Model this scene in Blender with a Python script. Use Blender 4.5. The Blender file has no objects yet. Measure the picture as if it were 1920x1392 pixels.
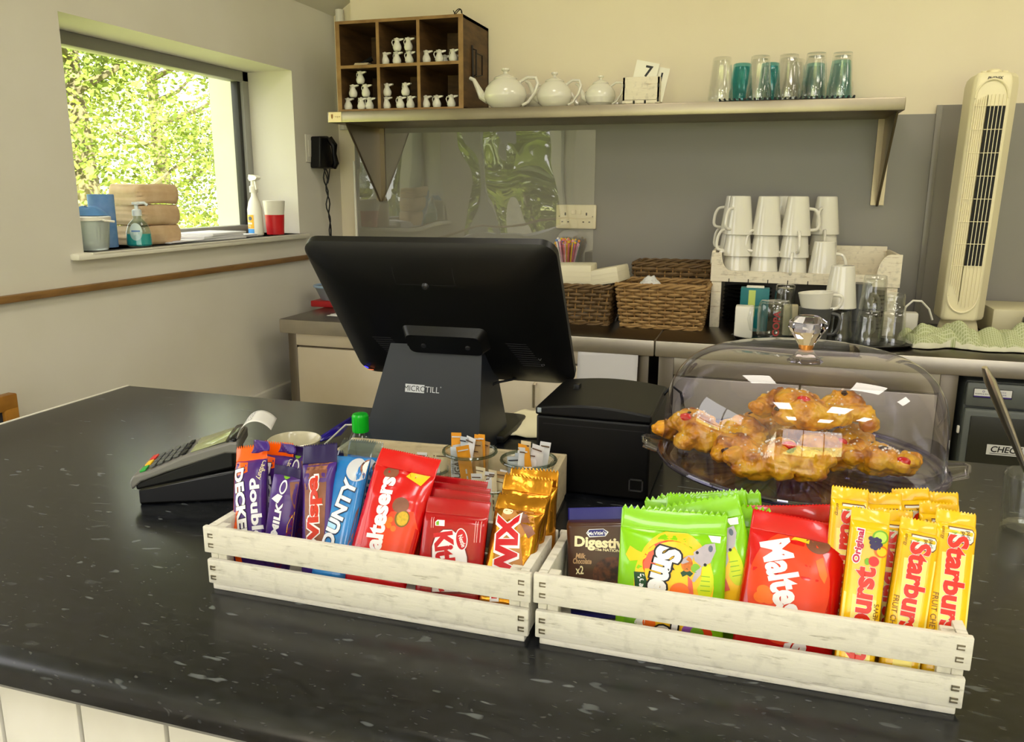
import bpy, bmesh, math, random
from mathutils import Vector, Matrix, noise
PI = math.pi
random.seed(7)
SC = bpy.context.scene
COL = SC.collection

# ------------------------------------------------------------------ camera
CAM = Vector((0, 0, 1.32))
YAW, PITCH, ROLL, FPX = math.radians(17.17), math.radians(12.565), math.radians(.292), 1517.4
_f = Vector((-math.sin(YAW)*math.cos(PITCH), math.cos(YAW)*math.cos(PITCH), -math.sin(PITCH)))
_r0 = Vector((math.cos(YAW), math.sin(YAW), 0)); _u0 = _r0.cross(_f)
_r = _r0*math.cos(ROLL) + _u0*math.sin(ROLL); _u = _u0*math.cos(ROLL) - _r0*math.sin(ROLL)
cd = bpy.data.cameras.new('camera'); cam = bpy.data.objects.new('camera', cd); COL.objects.link(cam)
cd.sensor_fit = 'HORIZONTAL'; cd.sensor_width = 36; cd.lens = FPX/1920*36; cd.clip_start = .02; cd.clip_end = 200
cam.matrix_world = Matrix(((_r.x, _u.x, -_f.x, CAM.x), (_r.y, _u.y, -_f.y, CAM.y), (_r.z, _u.z, -_f.z, CAM.z), (0, 0, 0, 1)))
SC.camera = cam

def at(px, py, x=None, y=None, z=None):
    d = _f + _r*((px-960)/FPX) + _u*((696-py)/FPX)
    t = (x-CAM.x)/d.x if x is not None else (y-CAM.y)/d.y if y is not None else (z-CAM.z)/d.z
    return CAM + d*t

# ------------------------------------------------------------------ world, sun, lamps, exposure
SC.view_settings.view_transform = 'Standard'; SC.view_settings.look = 'None'
SC.view_settings.gamma = 1; SC.view_settings.use_curve_mapping = False
SC.view_settings.exposure = EXPO = .58
W = bpy.data.worlds.new('world'); SC.world = W; W.use_nodes = True
bg = W.node_tree.nodes['Background']; bg.inputs[0].default_value = (1.0, .98, .96, 1); bg.inputs[1].default_value = 2.6
def light(name, kind, loc, tgt=None, energy=10, size=(1, 1), col=(1, 1, 1), portal=False):
    l = bpy.data.lights.new(name, kind); l.energy = energy; l.color = col
    o = bpy.data.objects.new(name, l); COL.objects.link(o); o.location = loc
    if kind == 'AREA':
        l.shape = 'RECTANGLE'; l.size, l.size_y = size
        if portal: l.cycles.is_portal = True
    if kind == 'SUN': l.angle = math.radians(1.0)
    if tgt is not None:
        o.rotation_euler = (Vector(tgt)-Vector(loc)).to_track_quat('-Z', 'Z' if abs((Vector(tgt)-Vector(loc)).normalized().z) < .9 else 'Y').to_euler()
    return o
light('sun', 'SUN', (0, 0, 8), (-5, 4.2, 3.2), 26.0, col=(1, .96, .84))
WARM = (1.0, .92, .79)
for i, (lx, ly) in enumerate([(-.55, 1.45), (.95, 1.45), (2.4, 1.45), (-.55, -.4), (.95, -.4), (-.55, -1.9), (.95, -1.9), (2.4, -1.0)]):
    light('panel_lamp', 'AREA', (lx, ly, 2.62), (lx, ly, 0), 7.0 if ly > 0 else 8.5, (.58, .58), WARM if ly > 0 else (1, 1, 1))
light('glazing_portal', 'AREA', (.8, -3.95, 1.35), (.8, 0, 1.35), 1, (4.2, 2.1), portal=True)
light('side_glazing_portal', 'AREA', (-1.96, .1, 1.45), (0, .1, 1.45), 1, (1.88, 1.05), portal=True)
light('window_portal', 'AREA', (-1.9, 2.16, 1.45), (0, 2.16, 1.45), 1, (.98, .55), portal=True)

# ------------------------------------------------------------------ materials
MC = {}
def srgb(h):
    if isinstance(h, tuple): v = [c/255 for c in h]
    else: v = [int(h[i:i+2], 16)/255 for i in (0, 2, 4)]
    return tuple(c/12.92 if c <= .04045 else ((c+.055)/1.055)**2.4 for c in v) + (1,)
def M(name, col='808080', rough=.5, metal=0, spec=.5, coat=0, trans=0, ior=1.45, emit=0, sub=0, alpha=1,
      var=None, vs=8, va=.5, bump=0, bs=60, stretch=(1, 1, 1), bump2=None):
    """principled material; var = second colour mixed in by noise (scale vs, amount va); bump by noise"""
    if name in MC: return MC[name]
    m = bpy.data.materials.new(name); m.use_nodes = True; nt = m.node_tree; b = nt.nodes['Principled BSDF']
    c = srgb(col)
    b.inputs['Base Color'].default_value = c; b.inputs['Roughness'].default_value = rough
    b.inputs['Metallic'].default_value = metal; b.inputs['Specular IOR Level'].default_value = spec
    b.inputs['Coat Weight'].default_value = coat; b.inputs['Transmission Weight'].default_value = trans
    b.inputs['IOR'].default_value = ior; b.inputs['Alpha'].default_value = alpha
    if sub: b.inputs['Subsurface Weight'].default_value = sub; b.inputs['Subsurface Scale'].default_value = .01
    if emit: b.inputs['Emission Color'].default_value = c; b.inputs['Emission Strength'].default_value = emit
    if var or bump:
        tc = nt.nodes.new('ShaderNodeTexCoord'); mp = nt.nodes.new('ShaderNodeMapping'); mp.inputs['Scale'].default_value = stretch
        nt.links.new(tc.outputs['Object'], mp.inputs[0])
    if var:
        n = nt.nodes.new('ShaderNodeTexNoise'); n.inputs['Scale'].default_value = vs; n.inputs['Detail'].default_value = 5
        nt.links.new(mp.outputs[0], n.inputs[0])
        r = nt.nodes.new('ShaderNodeValToRGB'); r.color_ramp.elements[0].position = .5-va*.4; r.color_ramp.elements[1].position = .5+va*.4
        r.color_ramp.elements[0].color = c; r.color_ramp.elements[1].color = srgb(var)
        nt.links.new(n.outputs[0], r.inputs[0]); nt.links.new(r.outputs[0], b.inputs['Base Color'])
    if bump:
        n = nt.nodes.new('ShaderNodeTexNoise'); n.inputs['Scale'].default_value = bs; n.inputs['Detail'].default_value = 3
        nt.links.new(mp.outputs[0], n.inputs[0])
        bp = nt.nodes.new('ShaderNodeBump'); bp.inputs['Strength'].default_value = bump; bp.inputs['Distance'].default_value = .002
        nt.links.new(n.outputs[0], bp.inputs['Height']); nt.links.new(bp.outputs[0], b.inputs['Normal'])
    MC[name] = m; return m
def clear_mat(name, tint='ffffff', ior=1.5, rough=.02):
    """thin clear plastic: transparent with a Fresnel gloss"""
    if name in MC: return MC[name]
    m = bpy.data.materials.new(name); m.use_nodes = True; nt = m.node_tree; nt.nodes.clear()
    o = nt.nodes.new('ShaderNodeOutputMaterial'); mx = nt.nodes.new('ShaderNodeMixShader')
    t = nt.nodes.new('ShaderNodeBsdfTransparent'); t.inputs[0].default_value = srgb(tint)
    g = nt.nodes.new('ShaderNodeBsdfGlossy'); g.inputs['Roughness'].default_value = rough; g.inputs[0].default_value = (1, 1, 1, 1)
    ge = nt.nodes.new('ShaderNodeNewGeometry'); dt = nt.nodes.new('ShaderNodeVectorMath'); dt.operation = 'DOT_PRODUCT'
    nt.links.new(ge.outputs['Incoming'], dt.inputs[0]); nt.links.new(ge.outputs['Normal'], dt.inputs[1])
    def mth(op, a, b=None, c=None):
        n = nt.nodes.new('ShaderNodeMath'); n.operation = op
        for i, q in enumerate((a, b, c)):
            if q is None: continue
            if isinstance(q, (int, float)): n.inputs[i].default_value = q
            else: nt.links.new(q, n.inputs[i])
        return n.outputs[0]
    f0 = ((ior-1)/(ior+1))**2                       # Schlick reflectance, the same from both sides of the sheet
    fr = mth('MULTIPLY_ADD', mth('POWER', mth('SUBTRACT', 1.0, mth('ABSOLUTE', dt.outputs['Value'])), 5.0), 1-f0, f0)
    nt.links.new(fr, mx.inputs[0]); nt.links.new(t.outputs[0], mx.inputs[1]); nt.links.new(g.outputs[0], mx.inputs[2])
    nt.links.new(mx.outputs[0], o.inputs[0]); MC[name] = m; return m
def nodes_mat(name, fn):
    if name in MC: return MC[name]
    m = bpy.data.materials.new(name); m.use_nodes = True; nt = m.node_tree
    fn(nt, nt.nodes['Principled BSDF']); MC[name] = m; return m
def N(nt, t, **kw):
    n = nt.nodes.new(t)
    for k, v in kw.items():
        if k[0] == '_': setattr(n, k[1:], v)
        else: n.inputs[k.replace('_', ' ')].default_value = v
    return n
def ramp(nt, src, stops):
    r = nt.nodes.new('ShaderNodeValToRGB'); e = r.color_ramp.elements
    while len(e) > 1: e.remove(e[-1])
    e[0].position, e[0].color = stops[0]
    for p, c in stops[1:]:
        q = e.new(p); q.color = c
    nt.links.new(src, r.inputs[0]); return r.outputs[0]

# ------------------------------------------------------------------ mesh builder
ORG = {}
class MB:
    def __init__(s): s.bm = bmesh.new()
    def box(s, c, d, bev=0, mi=0, rot=None, seg=2):
        b2 = bmesh.new(); bmesh.ops.create_cube(b2, size=1)
        for v in b2.verts: v.co = Vector((v.co.x*d[0], v.co.y*d[1], v.co.z*d[2]))
        if bev: bmesh.ops.bevel(b2, geom=b2.edges[:], offset=min(bev, min(d)*.49), segments=seg, profile=.5, affect='EDGES')
        mt = Matrix.Translation(c)
        if rot is not None: mt = mt @ (rot if isinstance(rot, Matrix) else Matrix.Rotation(rot, 4, 'Z'))
        s.merge(b2, mt, mi); return s
    def bx(s, x0, x1, y0, y1, z0, z1, bev=0, mi=0):
        return s.box(((x0+x1)/2, (y0+y1)/2, (z0+z1)/2), (abs(x1-x0), abs(y1-y0), abs(z1-z0)), bev, mi)
    def merge(s, b2, mt=None, mi=None):
        mp = {}
        for v in b2.verts: mp[v] = s.bm.verts.new(mt @ v.co if mt is not None else v.co)
        for f in b2.faces:
            try:
                g = s.bm.faces.new([mp[v] for v in f.verts]); g.material_index = f.material_index if mi is None else mi; g.smooth = f.smooth
            except ValueError: pass
        b2.free()
    def grid(s, fn, nu, nv, mi=0, cu=False, cv=False, cap=False):
        R = []
        for j in range(nv if cv else nv+1):
            R.append([s.bm.verts.new(fn(i/nu, j/nv)) for i in range(nu if cu else nu+1)])
        for j in range(nv):
            for i in range(nu):
                a, b = R[j], R[(j+1) % len(R)]
                try: s.bm.faces.new((a[i], a[(i+1) % len(a)], b[(i+1) % len(b)], b[i])).material_index = mi
                except ValueError: pass
        if cap:
            for row, rv in ((R[0], True), (R[-1], False)):
                try: s.bm.faces.new(row[::-1] if rv else row).material_index = mi
                except ValueError: pass
        return R
    def lathe(s, prof, c=(0, 0, 0), seg=32, mi=0, close=False, fl=None, mt=None):
        """profile [(r, z)] about z; fl(angle, z) optional radius factor"""
        rings = []; c = Vector(c)
        for r, z in prof:
            if r < 1e-6:
                p = Vector((0, 0, z)); p = (mt @ p if mt is not None else p) + c; rings.append([s.bm.verts.new(p)]); continue
            row = []
            for i in range(seg):
                a = 2*PI*i/seg; k = fl(a, z) if fl else 1
                p = Vector((r*k*math.cos(a), r*k*math.sin(a), z)); row.append(s.bm.verts.new((mt @ p if mt is not None else p)+c))
            rings.append(row)
        prs = list(zip(rings, rings[1:])) + ([(rings[-1], rings[0])] if close else [])
        for a, b in prs:
            for i in range(seg):
                j = (i+1) % seg
                if len(a) == 1 and len(b) == 1: break
                q = [a[0], b[j], b[i]] if len(a) == 1 else [a[i], a[j], b[0]] if len(b) == 1 else [a[i], a[j], b[j], b[i]]
                try: s.bm.faces.new(q).material_index = mi
                except ValueError: pass
        return s
    def tube(s, pts, r, seg=8, mi=0, closed=False, cap=True, flat=1):
        pts = [Vector(p) for p in pts]; n = len(pts); rows = []
        up = None
        for i, p in enumerate(pts):
            if closed: t = pts[(i+1) % n]-pts[i-1]
            else: t = pts[min(i+1, n-1)]-pts[max(i-1, 0)]
            t.normalize()
            if up is None: up = Vector((0, 0, 1)) if abs(t.z) < .9 else Vector((1, 0, 0))
            sd = t.cross(up); 
            if sd.length < 1e-5: sd = t.cross(Vector((0, 1, 0)))
            sd.normalize(); u2 = sd.cross(t).normalized(); up = u2
            rr = r[i] if isinstance(r, (list, tuple)) else r
            rows.append([s.bm.verts.new(p + sd*math.cos(2*PI*k/seg)*rr + u2*math.sin(2*PI*k/seg)*rr*flat) for k in range(seg)])
        m = n if closed else n-1
        for i in range(m):
            a, b = rows[i], rows[(i+1) % n]
            for k in range(seg):
                try: s.bm.faces.new((a[k], a[(k+1) % seg], b[(k+1) % seg], b[k])).material_index = mi
                except ValueError: pass
        if cap and not closed:
            s.bm.faces.new(rows[0][::-1]).material_index = mi; s.bm.faces.new(rows[-1]).material_index = mi
        return s
    def prism(s, poly, d0, d1, plane='xz', mi=0):
        """extrude a 2D outline: plane 'xz' along y, 'xy' along z, 'yz' along x"""
        def P(a, b, d): return {'xz': (a, d, b), 'xy': (a, b, d), 'yz': (d, a, b)}[plane]
        A = [s.bm.verts.new(P(a, b, d0)) for a, b in poly]; B = [s.bm.verts.new(P(a, b, d1)) for a, b in poly]
        n = len(poly)
        s.bm.faces.new(A).material_index = mi; s.bm.faces.new(B[::-1]).material_index = mi
        for i in range(n): s.bm.faces.new((A[i], B[i], B[(i+1) % n], A[(i+1) % n])).material_index = mi
        return s
    def ico(s, c, r, sub=2, mi=0, sc=(1, 1, 1), nz=0, nf=10, rot=None):
        b2 = bmesh.new(); bmesh.ops.create_icosphere(b2, subdivisions=sub, radius=1)
        for v in b2.verts:
            k = 1 + (nz*noise.noise(v.co*nf*.3 + Vector(c)*17) if nz else 0)
            v.co = Vector((v.co.x*sc[0], v.co.y*sc[1], v.co.z*sc[2]))*r*k
        s.merge(b2, Matrix.Translation(c) @ (rot if rot is not None else Matrix()), mi); return s
    def build(s, name, mats, parent=None, ang=28, mods=None, org=None, smooth=True):
        bmesh.ops.recalc_face_normals(s.bm, faces=s.bm.faces[:])
        return s.raw(name, mats, parent, ang, mods, org, smooth)
    def raw(s, name, mats, parent=None, ang=35, mods=None, org=None, smooth=True):
        me = bpy.data.meshes.new(name)
        if org is None and parent is not None: org = ORG.get(parent.name)
        if org is not None: bmesh.ops.translate(s.bm, vec=-Vector(org), verts=s.bm.verts[:])
        s.bm.to_mesh(me); s.bm.free()
        for m in (mats if isinstance(mats, (list, tuple)) else [mats]): me.materials.append(m)
        if smooth:
            me.polygons.foreach_set('use_smooth', [True]*len(me.polygons))
            if ang: me.set_sharp_from_angle(angle=math.radians(ang))
        o = bpy.data.objects.new(name, me); COL.objects.link(o)
        if parent is not None:
            o.parent = parent
            if parent.name in ORG: ORG[o.name] = ORG[parent.name]
        elif org is not None: o.location = org
        for t, kw in (mods or []):
            md = o.modifiers.new(t.lower(), t)
            for k, v in kw.items(): setattr(md, k, v)
        return o
def thing(name, label, cat, loc=(0, 0, 0), rz=0, group=None, world=False, mtx=None):
    o = bpy.data.objects.new(name, None); COL.objects.link(o); o.empty_display_size = .02
    o.location = loc; o.rotation_euler = (0, 0, rz)
    if mtx is not None: o.matrix_world = mtx
    if world: ORG[o.name] = Vector(loc)
    o['label'] = label; o['category'] = cat
    if group: o['group'] = group
    return o
def tag(o, label, cat, group=None, kind=None):
    o['label'] = label; o['category'] = cat
    if group: o['group'] = group
    if kind: o['kind'] = kind
    return o
def struct(o, label=None, cat=None):
    o['kind'] = 'structure'
    if label: o['label'] = label
    if cat: o['category'] = cat
    return o
def dup(root, loc=None, rz=None, label=None, group=None, mtx=None):
    def cp(o, par):
        c = o.copy(); COL.objects.link(c)
        if par is not None: c.parent = par; c.matrix_parent_inverse = o.matrix_parent_inverse
        for ch in [x for x in COL.objects if x.parent is o]: cp(ch, c)
        return c
    r = cp(root, None)
    if mtx is not None: r.matrix_world = mtx
    else:
        if loc is not None: r.location = loc
        if rz is not None: r.rotation_euler = (0, 0, rz)
    if label: r['label'] = label
    if group: r['group'] = group
    return r

# ------------------------------------------------------------------ flat art, text and print on curved wrappers
_tc = {}
def text2d(body, size, bold=0.0, xs=1.0, shear=0.0, spacing=1.0, res=3):
    """filled text as list of (verts2d, faces), centred at origin"""
    k = (body, round(size, 5), round(bold, 5), xs, shear, spacing)
    if k in _tc: return _tc[k]
    cu = bpy.data.curves.new('t', 'FONT'); cu.body = body; cu.size = size; cu.align_x = 'CENTER'; cu.align_y = 'CENTER'
    cu.offset = bold; cu.shear = shear; cu.space_character = spacing; cu.resolution_u = res; cu.fill_mode = 'FRONT'
    o = bpy.data.objects.new('t', cu); COL.objects.link(o)
    bpy.context.view_layer.update()
    me = bpy.data.meshes.new_from_object(o)
    V = [(v.co.x*xs, v.co.y) for v in me.vertices]; F = [tuple(p.vertices) for p in me.polygons]
    bpy.data.objects.remove(o); bpy.data.meshes.remove(me); bpy.data.curves.remove(cu)
    if V:
        cx = (min(v[0] for v in V)+max(v[0] for v in V))/2; cy = (min(v[1] for v in V)+max(v[1] for v in V))/2
        V = [(a-cx, b-cy) for a, b in V]
    _tc[k] = (V, F); return _tc[k]
def ell(cx, cy, rx, ry, n=28, rot=0):
    c, s_ = math.cos(rot), math.sin(rot)
    return [(cx + rx*math.cos(t)*c - ry*math.sin(t)*s_, cy + rx*math.cos(t)*s_ + ry*math.sin(t)*c) for t in [2*PI*i/n for i in range(n)]]
class Art:
    """layers of flat shapes in (u, v); mapped by surf(u, v, lift) -> Vector"""
    def __init__(s): s.L = []; s.mats = []
    def mi(s, m):
        if m not in s.mats: s.mats.append(m)
        return s.mats.index(m)
    def poly(s, pts, m, lvl=1): s.L.append((list(pts), [tuple(range(len(pts)))], s.mi(m), lvl)); return s
    def rect(s, x0, x1, y0, y1, m, lvl=1): return s.poly([(x0, y0), (x1, y0), (x1, y1), (x0, y1)], m, lvl)
    def text(s, body, cx, cy, size, m, lvl=2, rot=0, bold=0, xs=1, shear=0, spacing=1, out=None, outw=.001):
        if out is not None: s.text(body, cx, cy, size, out, lvl, rot, bold+outw, xs, shear, spacing); lvl += 1
        V, F = text2d(body, size, bold, xs, shear, spacing)
        c, q = math.cos(math.radians(rot)), math.sin(math.radians(rot))
        s.L.append(([(cx+a*c-b*q, cy+a*q+b*c) for a, b in V], F, s.mi(m), lvl)); return s
    def span(s, body, p0, p1, ch, m, lvl=2, bold=.03, out=None, outw=.04, shear=0, spacing=1.0, strip=None):
        """text stretched from p0 to p1 with glyph height ch"""
        V0, _ = text2d(body, 1, bold, 1, shear, spacing)
        xs = [v[0] for v in V0]; ys = [v[1] for v in V0]; lw, hh = max(xs)-min(xs), max(ys)-min(ys)
        p0, p1 = Vector(p0), Vector(p1); d = p1-p0; kx, ky = d.length/lw, ch/hh; c, q = d.x/d.length, d.y/d.length; cen = (p0+p1)/2
        for mm, ex, lv in (((out, outw, lvl), (m, 0, lvl+1)) if out is not None else ((m, 0, lvl),)):
            V, F = text2d(body, 1, bold+ex, 1, shear, spacing)
            s.L.append(([(cen.x+a*kx*c-b*ky*q, cen.y+a*kx*q+b*ky*c) for a, b in V], F, s.mi(mm), lv))
        return s
    def build(s, name, surf, parent, cell=.008, step=.00022, clip=None):
        out = bmesh.new()
        for V, F, mi, lvl in s.L:
            b = bmesh.new(); vs = [b.verts.new((x, y, 0)) for x, y in V]
            for f in F:
                try: b.faces.new([vs[i] for i in f]).material_index = mi
                except ValueError: pass
            if not V: b.free(); continue
            xs = [v[0] for v in V]; ys = [v[1] for v in V]
            if cell:
                for ax, lo, hi in ((0, min(xs), max(xs)), (1, min(ys), max(ys))):
                    k = math.floor(lo/cell)+1
                    while k*cell < hi:
                        co = (k*cell, 0, 0) if ax == 0 else (0, k*cell, 0); no = (1, 0, 0) if ax == 0 else (0, 1, 0)
                        bmesh.ops.bisect_plane(b, geom=b.verts[:]+b.edges[:]+b.faces[:], plane_co=co, plane_no=no); k += 1
            if clip:
                x0, x1, y0, y1 = clip
                for co, no in (((x0, 0, 0), (-1, 0, 0)), ((x1, 0, 0), (1, 0, 0)), ((0, y0, 0), (0, -1, 0)), ((0, y1, 0), (0, 1, 0))):
                    bmesh.ops.bisect_plane(b, geom=b.verts[:]+b.edges[:]+b.faces[:], plane_co=co, plane_no=no, clear_outer=True)
            mp = {v: out.verts.new(surf(v.co.x, v.co.y, lvl*step)) for v in b.verts}
            for f in b.faces:
                try: out.faces.new([mp[v] for v in f.verts]).material_index = f.material_index
                except ValueError: pass
            b.free()
        m = MB(); m.bm.free(); m.bm = out
        return m.raw(name, s.mats, parent, ang=None)
# ------------------------------------------------------------------ materials of the room
m_wall = M('wall_paint', (222, 218, 208), .8, var='d6d1c4', vs=3, bump=.05, bs=300)
m_upper = M('wall_cream', (238, 227, 202), .75, var='e6d9c0', vs=2)
m_grey = M('splash_grey', (132, 128, 122), .38, spec=.45, var='8a857c', vs=2.5)
m_steel = M('brushed_steel', (206, 198, 182), .42, .92, var='a8a297', vs=5, va=.6, bump=.08, bs=40, stretch=(1, 1, 1))
m_steeltop = M('steel_worktop', (120, 114, 104), .3, 1, var='6c665c', vs=6, bump=.05, bs=30)
m_steeldark = M('steel_frame', (120, 112, 100), .38, 1)
m_white = M('white_plastic', (232, 228, 214), .35)
m_black = M('black_plastic', (9, 9, 10), .45, spec=.35)
m_blackg = M('black_gloss', (9, 9, 10), .18)
m_ceram = M('white_glaze', (226, 222, 208), .12, coat=.4)
m_wood = M('oak_rail', (150, 112, 62), .5, var='7c5a30', vs=14, stretch=(1, 1, 6))
m_chrome = M('chrome', (200, 196, 188), .15, 1)
m_dark = M('dark_void', (20, 18, 16), .7)
def _lam(nt, b):
    tc = N(nt, 'ShaderNodeTexCoord'); mp = N(nt, 'ShaderNodeMapping'); mp.inputs['Scale'].default_value = (1, 2.6, 2.2); mp.inputs['Rotation'].default_value = (0, 0, .35)
    nt.links.new(tc.outputs['Object'], mp.inputs[0])
    d = N(nt, 'ShaderNodeTexNoise', Scale=18.0, Detail=2.0); nt.links.new(mp.outputs[0], d.inputs[0])
    mix = N(nt, 'ShaderNodeMix', _data_type='RGBA', _blend_type='LINEAR_LIGHT'); mix.inputs[0].default_value = .055
    nt.links.new(mp.outputs[0], mix.inputs[6]); nt.links.new(d.outputs[1], mix.inputs[7])
    v = N(nt, 'ShaderNodeTexVoronoi', Scale=25.0, _distance='EUCLIDEAN'); nt.links.new(mix.outputs[2], v.inputs[0])
    v.inputs['Randomness'].default_value = 1
    big = ramp(nt, v.outputs['Distance'], [(0, (1, 1, 1, 1)), (.16, (.8, .8, .8, 1)), (.24, (0, 0, 0, 1))])
    sel = N(nt, 'ShaderNodeSeparateColor'); nt.links.new(v.outputs['Color'], sel.inputs[0])
    on = ramp(nt, sel.outputs[0], [(.42, (0, 0, 0, 1)), (.9, (.9, .9, .9, 1))])
    mul = N(nt, 'ShaderNodeMath', _operation='MULTIPLY'); nt.links.new(big, mul.inputs[0]); nt.links.new(on, mul.inputs[1])
    v2 = N(nt, 'ShaderNodeTexVoronoi', Scale=75.0); nt.links.new(mix.outputs[2], v2.inputs[0])
    sm = ramp(nt, v2.outputs['Distance'], [(0, (1, 1, 1, 1)), (.16, (.5, .5, .5, 1)), (.24, (0, 0, 0, 1))])
    s2 = N(nt, 'ShaderNodeSeparateColor'); nt.links.new(v2.outputs['Color'], s2.inputs[0])
    on2 = ramp(nt, s2.outputs[1], [(.35, (0, 0, 0, 1)), (1, (.6, .6, .6, 1))])
    mul2 = N(nt, 'ShaderNodeMath', _operation='MULTIPLY'); nt.links.new(sm, mul2.inputs[0]); nt.links.new(on2, mul2.inputs[1])
    n = N(nt, 'ShaderNodeTexNoise', Scale=45.0, Detail=6.0); nt.links.new(mp.outputs[0], n.inputs[0])
    base = ramp(nt, n.outputs[0], [(.35, srgb((9, 11, 15))), (.7, srgb((27, 29, 33)))])
    a1 = N(nt, 'ShaderNodeMix', _data_type='RGBA'); nt.links.new(mul2.outputs[0], a1.inputs[0]); nt.links.new(base, a1.inputs[6]); a1.inputs[7].default_value = srgb((104, 104, 104))
    a2 = N(nt, 'ShaderNodeMix', _data_type='RGBA'); nt.links.new(mul.outputs[0], a2.inputs[0]); nt.links.new(a1.outputs[2], a2.inputs[6]); a2.inputs[7].default_value = srgb((100, 104, 106))
    nt.links.new(a2.outputs[2], b.inputs['Base Color']); b.inputs['Roughness'].default_value = .23; b.inputs['Specular IOR Level'].default_value = .5
m_lam = nodes_mat('black_fleck_laminate', _lam)
def _ww(dark, base, amt):
    def f(nt, b):
        tc = N(nt, 'ShaderNodeTexCoord'); mp = N(nt, 'ShaderNodeMapping'); mp.inputs['Scale'].default_value = (1.0, 6, 8)
        nt.links.new(tc.outputs['Object'], mp.inputs[0])
        n = N(nt, 'ShaderNodeTexNoise', Scale=22.0, Detail=8.0, Roughness=.7); nt.links.new(mp.outputs[0], n.inputs[0])
        g = ramp(nt, n.outputs[0], [(.30, srgb(dark)), (.42, srgb(base)), (.7, srgb(tuple(min(255, c+8) for c in base)))])
        n2 = N(nt, 'ShaderNodeTexNoise', Scale=70.0, Detail=4.0); nt.links.new(tc.outputs['Object'], n2.inputs[0])
        k = ramp(nt, n2.outputs[0], [(.3, (amt, amt, amt, 1)), (.46, (1, 1, 1, 1))])
        mu = N(nt, 'ShaderNodeMix', _data_type='RGBA', _blend_type='MULTIPLY'); mu.inputs[0].default_value = 1
        nt.links.new(g, mu.inputs[6]); nt.links.new(k, mu.inputs[7]); nt.links.new(mu.outputs[2], b.inputs['Base Color'])
        bp = N(nt, 'ShaderNodeBump', Strength=.35, Distance=.0015); nt.links.new(n.outputs[0], bp.inputs['Height']); nt.links.new(bp.outputs[0], b.inputs['Normal'])
        b.inputs['Roughness'].default_value = .62
    return f
m_ww = nodes_mat('whitewashed_wood', _ww((150, 143, 124), (212, 207, 194), .84))
m_wwc = nodes_mat('chipped_white_wood', _ww((176, 150, 116), (226, 216, 192), .8))
m_crateback = nodes_mat('aged_cream_wood', _ww((140, 122, 92), (196, 180, 146), .85))
m_box = M('brown_box_wood', (104, 74, 40), .6, var='3e2a12', vs=9, stretch=(1, 1, 5), bump=.3, bs=40)
m_boxedge = M('box_wood_edge', (158, 124, 78), .55, var='7a5a30', vs=20)
m_glass = clear_mat('drinking_glass', 'fafbfa', 1.72, .06)
m_teal = clear_mat('teal_glass', (176, 226, 230), 1.5, .03)
m_ceil = M('ceiling_paint', (222, 218, 206), .85)

# ------------------------------------------------------------------ shell
XL, YB = -1.65, 2.93
struct(MB().bx(XL-.35, 4.5, -4.1, 3.3, -.1, 0).build('floor', M('floor_vinyl', (150, 140, 122), .4, var='8a7f6c', vs=5)), 'grey vinyl floor of the cafe', 'floor')
w = MB()                                                   # left wall with its window hole (reveal 1.658..2.663, 1.165..1.733)
X0 = XL-.35
WY0, WY1, WZ0, WZ1 = 1.655, 2.668, 1.162, 1.733
w.bx(X0, XL, -4.1, -.85, 0, 2.1); w.bx(X0, XL, 1.05, WY0, 0, 2.1); w.bx(X0, XL, -.85, 1.05, 0, .92); w.bx(X0, XL, -.85, 1.05, 1.98, 2.1); w.bx(X0, XL, WY1, 3.3, 0, 2.1); w.bx(X0, XL, WY0, WY1, 0, WZ0); w.bx(-1.88, XL, WY0, WY1, WZ1, 2.1); w.bx(X0, -1.88, WY0, WY1, 1.9, 2.1)
struct(w.build('wall_left', m_wall), 'cream painted left wall with the deep window opening', 'wall')
struct(MB().bx(XL, -1.547, 2.99, 3.3, 0, 2.6).bx(-1.547, 4.5, YB, 3.3, 0, 4.6).build('wall_back', m_upper), 'cream back wall above the grey panels', 'wall')
struct(MB().bx(4.4, 4.5, -4.1, 3.3, 0, 4.6).build('wall_right', m_wall), 'cream right wall', 'wall')
wr = MB(); wr.bx(XL-.35, -1.35, -4.1, -4.0, 0, 4.6).bx(2.95, 4.5, -4.1, -4, 0, 4.6).bx(-1.35, 2.95, -4.1, -4, 0, .3).bx(-1.35, 2.95, -4.1, -4, 2.4, 4.6)
struct(wr.build('wall_rear', m_wall), 'cream rear wall around wide glazing', 'wall')
wd = MB()
for x in (-1.32, .08, 1.48, 2.92): wd.bx(x-.03, x+.03, -4.06, -4.0, .3, 2.4)
wd.bx(-1.35, 2.95, -4.06, -4, .3, .36).bx(-1.35, 2.95, -4.06, -4, 2.34, 2.4)
struct(wd.build('window_2', M('grey_frame', (92, 92, 90), .4)), 'wide grey framed glazing in the rear wall', 'window')
c = MB()                                                   # pitched ceiling rising from the left eaves
sl = .645; xr = 1.6; z0 = 1.987
def cz(x): return z0+(x+1.628)*sl
for (xa, za, xb, zb) in ((-1.86, cz(-1.86), xr, cz(xr)), (xr, cz(xr), 4.6, cz(xr)-(4.6-xr)*sl)):
    c.prism([(xa, za), (xb, zb), (xb, zb+.15), (xa, za+.15)], -4.1, 3.3, 'xz')
struct(c.build('ceiling', m_ceil), 'pale sloping ceiling meeting the corner above the wooden box', 'ceiling')
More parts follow.
